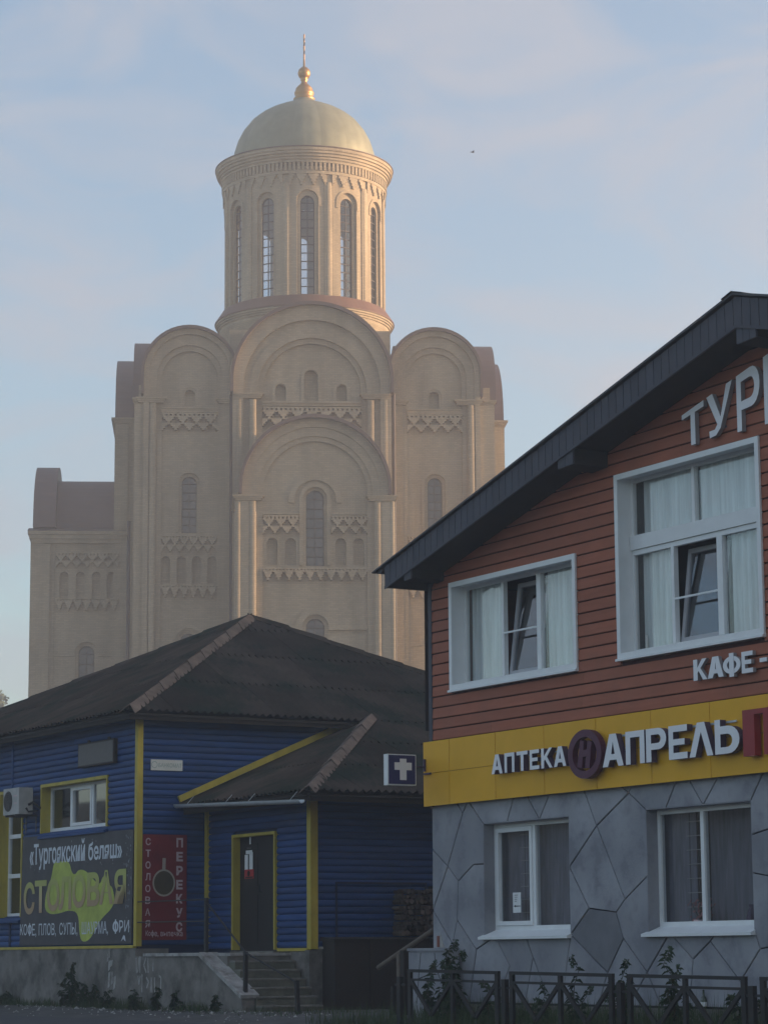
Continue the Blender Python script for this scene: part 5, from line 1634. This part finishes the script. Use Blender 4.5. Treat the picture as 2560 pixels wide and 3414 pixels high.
# ================================================================== SIGNS OF THE SHOP BUILDING
ph = thing('pharmacy_signboard', 'yellow panelled pharmacy signboard with raised white letters and a plum ring emblem', 'signboard', BR, (4, -.1, 3.03))
YB = -.12
xs = [-.07, .65, 1.87, 3.09, 4.32, 5.54, 6.77, 7.99, 9.21, 10.43, 11.65, 12.87, 14.09, 15.31, 16.3]
for a, c in zip(xs, xs[1:]):
    for z0, z1 in ((3.03, 3.505), (3.512, 3.97)):
        obj('panel', MB().box(a + .006, c - .006, YB, YB + .03, z0, z1), MT['amber'], ph)
obj('panel', MB().box(-.07, -.055, YB + .03, -.03, 3.03, 3.97), MT['amber'], ph)
obj('carcass', MB().box(-.05, 16.29, YB + .02, -.032, 3.035, 3.965), MT['amber_edge'], ph)
LF, LS = MT['letter'], MT['letter_side']
YL_ = YB - .13
for ch, a, c in (('А', 1.92, 2.20), ('П', 2.25, 2.50), ('Т', 2.555, 2.83), ('Е', 2.88, 3.11), ('К', 3.16, 3.43), ('А', 3.465, 3.755)):
    letter(ch, ph, a + .05, c + .05, 3.37, 3.64, YL_, .09, LF, LS, s=.25, t=.19)
for ch, a, c in (('А', 4.595, 5.06), ('П', 5.11, 5.52), ('Р', 5.555, 5.985), ('Е', 6.035, 6.42), ('Л', 6.46, 6.94), ('Ь', 6.98, 7.42)):
    letter(ch, ph, a + .05, c + .05, 3.29, 3.715, YL_, .09, LF, LS, s=.25, t=.19)
letter('П', ph, 7.58, 8.2, 3.23, 3.79, YL_, .10, MT['crimson'], MT['crimson'], s=.36, t=.11)
ring = lambda r, k: [(4.245 + r * cos(t * pi / 20), 3.495 + k * sin(t * pi / 20)) for t in range(40)]
em = MB().prism([ring(.385, .325), ring(.275, .225)], YL_ - .01, YL_ + .08)
em.prism([[(4.08, 3.33), (4.19, 3.31), (4.24, 3.66), (4.16, 3.69)]], YL_ - .015, YL_ + .07)
em.prism([[(4.26, 3.31), (4.36, 3.30), (4.42, 3.64), (4.33, 3.67)]], YL_ - .015, YL_ + .07)
em.prism([[(4.14, 3.45), (4.38, 3.47), (4.40, 3.56), (4.15, 3.54)]], YL_ - .018, YL_ + .07)
obj('emblem', em, MT['plum'], ph)
obj('rail', MB().box(4.68, 7.34, YL_ + .095, YL_ + .11, 3.675, 3.70).box(1.95, 3.8, YL_ + .095, YL_ + .11, 3.58, 3.60), MT['gutter'], ph)
m = MB()
for x in (4.75, 5.7, 6.6, 7.3, 2.0, 2.9, 3.7): m.box(x, x + .02, YL_ + .09, YB, 3.52, 3.60)
obj('bracket', m, MT['letter_side'], ph)

cf = thing('cafe_sign', 'raised pale letters spelling cafe below the tall gable window', 'sign', BR, (6.8, -.06, 4.26))
for ch, a, c in (('К', 6.44, 6.72), ('А', 6.73, 7.05), ('Ф', 7.04, 7.39), ('Е', 7.41, 7.63)):
    e_ = .02 if ch == 'Ф' else 0
    letter(ch, cf, a, c, 4.265 - e_, 4.53 + e_ * .5, -.10, .05, LF, MT['letter_grey'], s=.30, t=.21)
letter('-', cf, 7.76, 7.90, 4.37, 4.42, -.10, .05, LF, MT['letter_grey'])
tg = thing('gable_sign', 'big raised white letters growing up along the gable above the tall window', 'sign', BR, (6.9, -.06, 7.28))
topf = lambda x: 7.70 + .255 * (x - 6.34)
for ch, a, c in (('Т', 6.34, 6.80), ('У', 6.86, 7.39), ('Р', 7.47, 7.93), ('Г', 8.01, 8.42)):
    letter(ch, tg, a, c, 7.28 if ch != 'У' else 7.30, 8, -.10, .065, LF, MT['letter_grey'], s=.20 if ch != 'Г' else .25, t=.15, top=topf)
m = MB()
for x in (6.55, 7.15, 7.5, 8.05): m.box(x, x + .02, -.035, -.02, 7.4, 7.43)
obj('bracket', m, MT['fascia'], tg)

cx_ = thing('pharmacy_cross_sign', 'square navy sign box with a white cross sticking out from the yellow signboard', 'sign', BR, (0.0, -.55, 3.32))
obj('box', MB().box(-.06, .055, -.80, -.32, 3.325, 3.775), MT['white'], cx_)
obj('face', MB().box(.056, .062, -.785, -.335, 3.34, 3.76), MT['navy'], cx_)
obj('cross', MB().prism([[(-.60, 3.40), (-.49, 3.40), (-.49, 3.545), (-.40, 3.545), (-.40, 3.655), (-.49, 3.655), (-.49, 3.71), (-.60, 3.71), (-.60, 3.655), (-.69, 3.655), (-.69, 3.545), (-.60, 3.545)]], .0625, .068, 'x'), LF, cx_)
m = MB().box(-.02, .01, -.32, -.12, 3.60, 3.615).box(-.02, .01, -.155, -.122, 3.54, 3.72).box(-.02, .16, -.15, -.122, 3.49, 3.515)
obj('bracket', m, MT['letter_side'], cx_)

# ================================================================== GREY BLOCK, HANDRAIL, FENCE
bk = thing('entrance_wall', 'low pale grey rendered wall block at the foot of the shop corner', 'wall', BR, (.3, -.2, 0))
m = MB()
m.prism([[(-.20, -.4), (.82, -.4), (.82, .94), (-.12, .955), (-.20, .93)]], -.32, -.105)
obj('body', m, MT['stone'], bk)
obj('cap', MB().box(-.21, .84, -.34, -.10, .945, .985), MT['stone'], bk)
j = MB()
def joint(pts, y=-.3215):
    for a, c in zip(pts, pts[1:]):
        d = (c[0] - a[0], c[1] - a[1]); l = math.hypot(*d); q = (-d[1] / l * .008, d[0] / l * .008)
        j.prism([[(a[0] + q[0], a[1] + q[1]), (a[0] - q[0], a[1] - q[1]), (c[0] - q[0], c[1] - q[1]), (c[0] + q[0], c[1] + q[1])]], y, y + .01)
joint([(.14, .92), (.08, .6), (.02, .2)]); joint([(.52, .92), (.54, .72), (.30, .6), (-.15, .5)]); joint([(.54, .72), (.70, .5)])
obj('joint', j, MT['joint'], bk)
rp = thing('rag_scrap', 'torn red and grey scrap stuck to the wall above the grey block', 'scrap', BR, (.1, -.03, 1.0))
obj('scrap', MB().box(.12, .19, -.034, -.029, 1.0, 1.16), mat('faded_rag', (.22, .08, .06), .9), rp)
obj('scrap', MB().prism([[(.2, .995), (.33, .99), (.26, 1.1), (.22, 1.2)]], -.034, -.029), MT['concrete_pale'], rp)

hr = thing('pole_handrail', 'grey sloping pole handrail on two posts beside the corner of the shop', 'handrail', BR, (-1.2, .3, 0))
obj('pole', MB().tube([(-2.12, .3, .705), (-.5, .3, 1.255)], .04, 8), MT['pole'], hr)
obj('post', MB().box(-1.52, -1.44, .26, .34, -.3, .91), MT['pole'], hr)
obj('post', MB().box(-1.38, -1.26, .24, .36, -.3, .96), MT['dark_wood'], hr)
obj('post', MB().box(-1.70, -1.63, .26, .33, -.3, .42), MT['dark_wood'], hr)

fe = thing('metal_fence', 'low black welded metal fence of framed panels with W braces before the grey wall', 'fence', BR, (7, -2, -.2))
IR = MT['iron']
ft = lambda x: .73 - .0105 * x
YFN = -2.0
def fpanel(x0, x1):
    w = .075
    zb = -.32
    xm = (x0 + x1) / 2
    for x in (x0 + w / 2, xm, x1 - w / 2):
        obj('upright', MB().box(x - w / 2 * (1 if x != xm else .85), x + w / 2 * (1 if x != xm else .85), YFN - .02, YFN + .02, zb, ft(x) - .005), IR, fe)
    obj('rail', MB().beam((x0, YFN, ft(x0) - .02), (x1, YFN, ft(x1) - .02), .045, .04), IR, fe)
    obj('rail', MB().beam((x0, YFN, ft(x0) - .135), (x1, YFN, ft(x1) - .135), .035, .03), IR, fe)
    for a, c in ((x0 + .07, xm - .04), (xm + .04, x1 - .07)):
        k = (a + c) / 2
        obj('brace', MB().beam((a, YFN - .005, ft(a) - .15), (k, YFN - .005, ft(k) - .58), .03, .055), IR, fe)
        obj('brace', MB().beam((k, YFN + .005, ft(k) - .58), (c, YFN + .005, ft(c) - .15), .03, .055), IR, fe)
for x0 in (2.585, 5.035, 7.52, 9.965):
    fpanel(x0, x0 + 2.19)
for x in (2.36, 4.905, 7.365, 9.81, 12.28):
    obj('ground_post', MB().box(x - .045, x + .045, YFN - .03, YFN + .03, -.45, ft(x) - .10), IR, fe)
    obj('tie', MB().box(x - .13, x + .15, YFN - .01, YFN + .01, ft(x) - .22, ft(x) - .19), IR, fe)
bt = thing('green_bottle', 'dark green glass bottle standing on the plinth ledge behind the fence', 'bottle', BR, (6.42, -.07, .2))
obj('body', MB().lathe([(.0, .202), (.036, .202), (.04, .21), (.04, .31), (.03, .345), (.014, .37), (.013, .43), (.016, .435), (.0, .44)], 6.42, -.065, 14), MT['bottle'], bt)
obj('label', MB().lathe([(.0408, .235), (.0408, .29)], 6.42, -.065, 14), MT['paper'], bt)

ke = bpy.data.objects.new('kerb', None)
COL.objects.link(ke); ke['kind'] = 'structure'; ke['label'] = 'pale concrete kerb along the weeds in front of the fence'
ke.location = BR + UA * 0 + UB * -2.45; ke.rotation_euler = (0, 0, STREET)
OFF[ke.name] = (0, 0, 0)
for i in range(7):
    o_ = obj('kerbstone', MB().box(.5 + i * 1.0, 1.485 + i * 1.0, -.07, .07, -.5, -.10 - .004 * i), MT['kerb'], ke)

# ================================================================== PLANTS
def street_pt(O, x, y, z=None):
    p = O + UA * x + UB * y
    return Vector((p.x, p.y, gz(p.x, p.y) if z is None else z))

def weed(name, label, x, y, h, seed, group, O=BR, leafy=1.0, top=True, size=1.0):
    rnd = random.Random(seed)
    p = street_pt(O, x, y)
    e = bpy.data.objects.new(name, None); COL.objects.link(e)
    e.location = p; e['label'] = label; e['category'] = 'weed'; e['group'] = group
    OFF[e.name] = (0, 0, 0)
    st, lf = MB(), MB()
    for s_ in range(rnd.choice((2, 3, 3)) if size < 1 else 1):
        lx, ly = rnd.uniform(-.10, .10), rnd.uniform(-.1, .1)
        hh = h * (1 if s_ == 0 else rnd.uniform(.55, .85))
        path = [Vector((lx + rnd.uniform(-.02, .02) * i, ly + rnd.uniform(-.02, .02) * i, hh * i / 6)) for i in range(7)]
        st.tube(path, [.012 * (1 - i / 8) for i in range(7)], 5, False)
        n = int(30 * hh * leafy)
        for i in range(n):
            u = rnd.uniform(.12, 1)
            c = path[min(5, int(u * 6))].lerp(path[min(6, int(u * 6) + 1)], u * 6 - int(u * 6))
            t = rnd.uniform(0, 6.28)
            L = rnd.uniform(.09, .19) * (1.1 - .5 * u) * size
            d = Vector((cos(t), sin(t), rnd.uniform(-.5, .35)))
            sd_ = Vector((-sin(t), cos(t), 0)) * L * rnd.uniform(.11, .19)
            m_ = c + d * L * .5 + Vector((0, 0, .015))
            q = c + d * L - Vector((0, 0, L * rnd.uniform(.1, .5)))
            lf.add([c, m_ + sd_, q, m_ - sd_], [(0, 1, 2), (0, 2, 3)])
        if top:
            for i in range(26):
                u = rnd.uniform(.86, 1.02)
                c = Vector((path[6].x, path[6].y, hh * u)) + Vector((rnd.uniform(-.03, .03), rnd.uniform(-.03, .03), 0))
                r = rnd.uniform(.012, .03)
                lf.add([c, c + Vector((r, rnd.uniform(-r, r), r)), c + Vector((rnd.uniform(-r, r), r, 1.6 * r))], [(0, 1, 2)])
    obj('stem', st, MT['stem'], e)
    obj('foliage', lf, MT['leaf'], e, kind='stuff')
    return e

GRP = 'tall weeds along the metal fence'
spots = [(1.65, -.75, 1.15, 'bushy dark weed against the right side of the low grey block'), (2.05, -.9, 1.0, 'second bushy weed just right of the low grey block'), (1.35, -.8, .85, 'loose weed in front of the grey block by the first fence upright'),
         (6.05, -1.7, .98, 'tall weed with a seed head between the first and second fence panels'), (6.85, -1.6, .92, 'drooping tall weed behind the second fence panel'), (7.15, -1.85, .72, 'leafy weed at the right end of the second fence panel'),
         (8.05, -1.75, 1.08, 'tallest weed with a dense seed head behind the third fence panel'), (7.85, -1.6, .72, 'short leafy weed beside the tallest one at the third fence panel'), (5.2, -1.6, .62, 'low weed behind the left of the second fence panel'),
         (9.75, -1.7, .55, 'small weed near the last fence post'), (3.1, -1.7, .6, 'thin weed inside the first fence panel'), (3.9, -1.7, .66, 'leafy weed in the right half of the first fence panel'), (9.0, -1.4, .5, 'small weed under the bottle')]
for i, (x, y, h, lab) in enumerate(spots):
    weed('tall_weed', lab, x, y, h * .95, 40 + i, GRP, leafy=4.5 if i < 3 else 2.6, size=.8)
GRP2 = 'weed clumps at the foot of the blue house'
for i, (x, y, h, lab) in enumerate([(-2.15, -.25, 1.0, 'tall dark weed climbing the stained plinth below the banner'), (-1.8, -.3, .55, 'bushy weed right of the tall one under the banner'), (-1.3, -.3, .5, 'bushy weed below the words of the banner end'), (-.6, -.35, .4, 'low weed at the foot of the plinth near the corner post'),
                                    (.9, -.45, .42, 'low weed below the scribbled landing wall'), (1.7, -.5, .5, 'weed at the middle of the landing wall foot'), (2.5, -.5, .42, 'weed at the right of the landing wall foot'), (-2.5, -.3, .7, 'weed left of the tall one under the banner'), (-5.4, -.3, .32, 'low weed below the tall yellow framed window'), (3.6, -.35, .35, 'small weed at the foot of the cheek wall')]):
    weed('weed_clump', lab, x, y, h * .8, 80 + i, GRP2, O=BL, leafy=9, top=False, size=.6)

# grass: nobody could count it
random.seed(99)
gm = MB()
def blade(p, h, sp=.05):
    t = random.uniform(0, 6.28); w = random.uniform(.004, .009)
    d = Vector((cos(t), sin(t), 0))
    tip = p + Vector((random.uniform(-sp, sp), random.uniform(-sp, sp), h))
    gm.add([p - d * w, p + d * w, tip], [(0, 1, 2)])
for i in range(9000):
    x = random.uniform(.2, 12.5); y = random.choice((random.gauss(-1.95, .16), random.uniform(-2.3, -.2), random.gauss(-.3, .12)))
    blade(street_pt(BR, x, y), random.uniform(.08, .34) * (1.4 if random.random() < .2 else 1), .07)
for i in range(4200):
    x = random.uniform(-8.5, 3.4)
    k = .5 + .5 * sin(x * 2.1 + 1) * sin(x * .9 + .3)
    if random.random() > .3 + .7 * k: continue
    blade(street_pt(BL, x, -abs(random.gauss(0, .20)) - (.05 if x < 0 else .16)), random.uniform(.04, .20) * (.5 + k), .06)
for i in range(500):
    blade(street_pt(BL, random.uniform(3.6, 7.0), random.uniform(-.8, 1.4)), random.uniform(.03, .12), .05)
g = obj('grass', gm, MT['grass'])
g['kind'] = 'stuff'; g['label'] = 'rough grass and small weeds along the fence and the plinths'

# loose stones along the foot of the blue house
random.seed(55)
pm = MB()
for i in range(420):
    p = street_pt(BL, random.uniform(-9, 7.5), -abs(random.gauss(.3, .7)) - .1)
    r = random.uniform(.008, .03) * (1.8 if random.random() < .06 else 1)
    a = [p + Vector((r * cos(t + i) * random.uniform(.7, 1.2), r * sin(t + i) * random.uniform(.7, 1.2), 0)) for t in (0, 1.3, 2.5, 3.8, 5.0)]
    pm.add(a + [p + Vector((0, 0, r * .8))], [(q, (q + 1) % 5, 5) for q in range(5)])
g = obj('pebbles', pm, MT['concrete_pale'])
g['kind'] = 'stuff'; g['label'] = 'loose pale stones on the ground before the blue house'

# distant trees at the left edge
def tree(label, x, y, h, w, seed):
    rnd = random.Random(seed)
    e = bpy.data.objects.new('tree', None); COL.objects.link(e)
    e.location = (x, y, gz(x, y)); e['label'] = label; e['category'] = 'tree'; e['group'] = 'misty trees far behind the church'
    OFF[e.name] = (0, 0, 0)
    tr = MB().tube([(0, 0, -.3), (.1, .1, h * .3), (-.1, 0, h * .6), (0, .1, h * .93)], [.32, .25, .15, .03], 8)
    lv = MB()
    cl = []
    for i in range(16):
        u = rnd.uniform(.3, .97); t = rnd.uniform(0, 6.28); r = w * (1.05 - u) * rnd.uniform(.5, 1.3)
        c = Vector((r * cos(t), r * sin(t), h * u)); cl.append(c)
        tr.tube([(0, 0, h * u * .8), c], [.07, .015], 5, False)
    for c in cl:
        R_ = rnd.uniform(.5, 1.0) * w * .42
        for i in range(150):
            d = Vector((rnd.gauss(0, 1), rnd.gauss(0, 1), rnd.gauss(0, .8))).normalized() * R_ * rnd.uniform(.4, 1.1)
            p = c + d; s_ = rnd.uniform(.10, .22)
            a = Vector((rnd.uniform(-1, 1), rnd.uniform(-1, 1), rnd.uniform(-1, 1))).normalized() * s_
            b_ = Vector((rnd.uniform(-1, 1), rnd.uniform(-1, 1), rnd.uniform(-1, 1))).normalized() * s_
            lv.add([p - a, p + b_, p + a, p - b_], [(0, 1, 2), (0, 2, 3)])
    obj('trunk', tr, MT['trunk'], e)
    obj('crown', lv, MT['crown'], e, kind='stuff')
tree('tall misty tree cut by the left edge of the view', -37.2, 246, 26.3, 3.2, 5)
tree('round topped misty tree just above the blue house eave at the left', -35.0, 244, 24.9, 3.0, 6)

# a bird in the sky
bd_ = thing('flying_bird', 'tiny dark bird flying in the clear sky right of the dome', 'bird', Vector((2.86, 78, 13.7 + .87 + 11.2)), (0, 0, 0), 0.6)
OFF[bd_.name] = (0, 0, 0)
m = MB().lathe([(.0, -.11), (.02, -.09), (.03, -.02), (.028, .05), (.012, .10), (.0, .13)], 0, 0, 8)
m.v = [(z * .6, y * .6, x * .6) for x, y, z in m.v]
obj('body', m, MT['bird'], bd_)
for s_ in (-1, 1):
    obj('wing', MB().add([(-.024, .012 * s_, .006), (.03, .012 * s_, .006), (.018, .078 * s_, .03), (-.012, .13 * s_, .018), (-.03, .072 * s_, .027)], [(0, 1, 2, 4), (2, 3, 4)]), MT['bird'], bd_)

# ================================================================== MIST
hz = MB().box(-158, 158, -50, 262, -1.9, 62)
h = obj('haze', hz, bpy.data.materials.new('mist'))
hm = bpy.data.materials['mist']
hm.use_nodes = True
t = hm.node_tree
t.nodes.clear()
o_ = t.nodes.new('ShaderNodeOutputMaterial')
pv = t.nodes.new('ShaderNodeVolumePrincipled')
pv.inputs['Color'].default_value = (0.93, 0.94, 0.96, 1)
pv.inputs['Density'].default_value = 0.0018
pv.inputs['Anisotropy'].default_value = 0.5
t.links.new(pv.outputs[0], o_.inputs['Volume'])
h['kind'] = 'stuff'; h['label'] = 'pale morning mist'
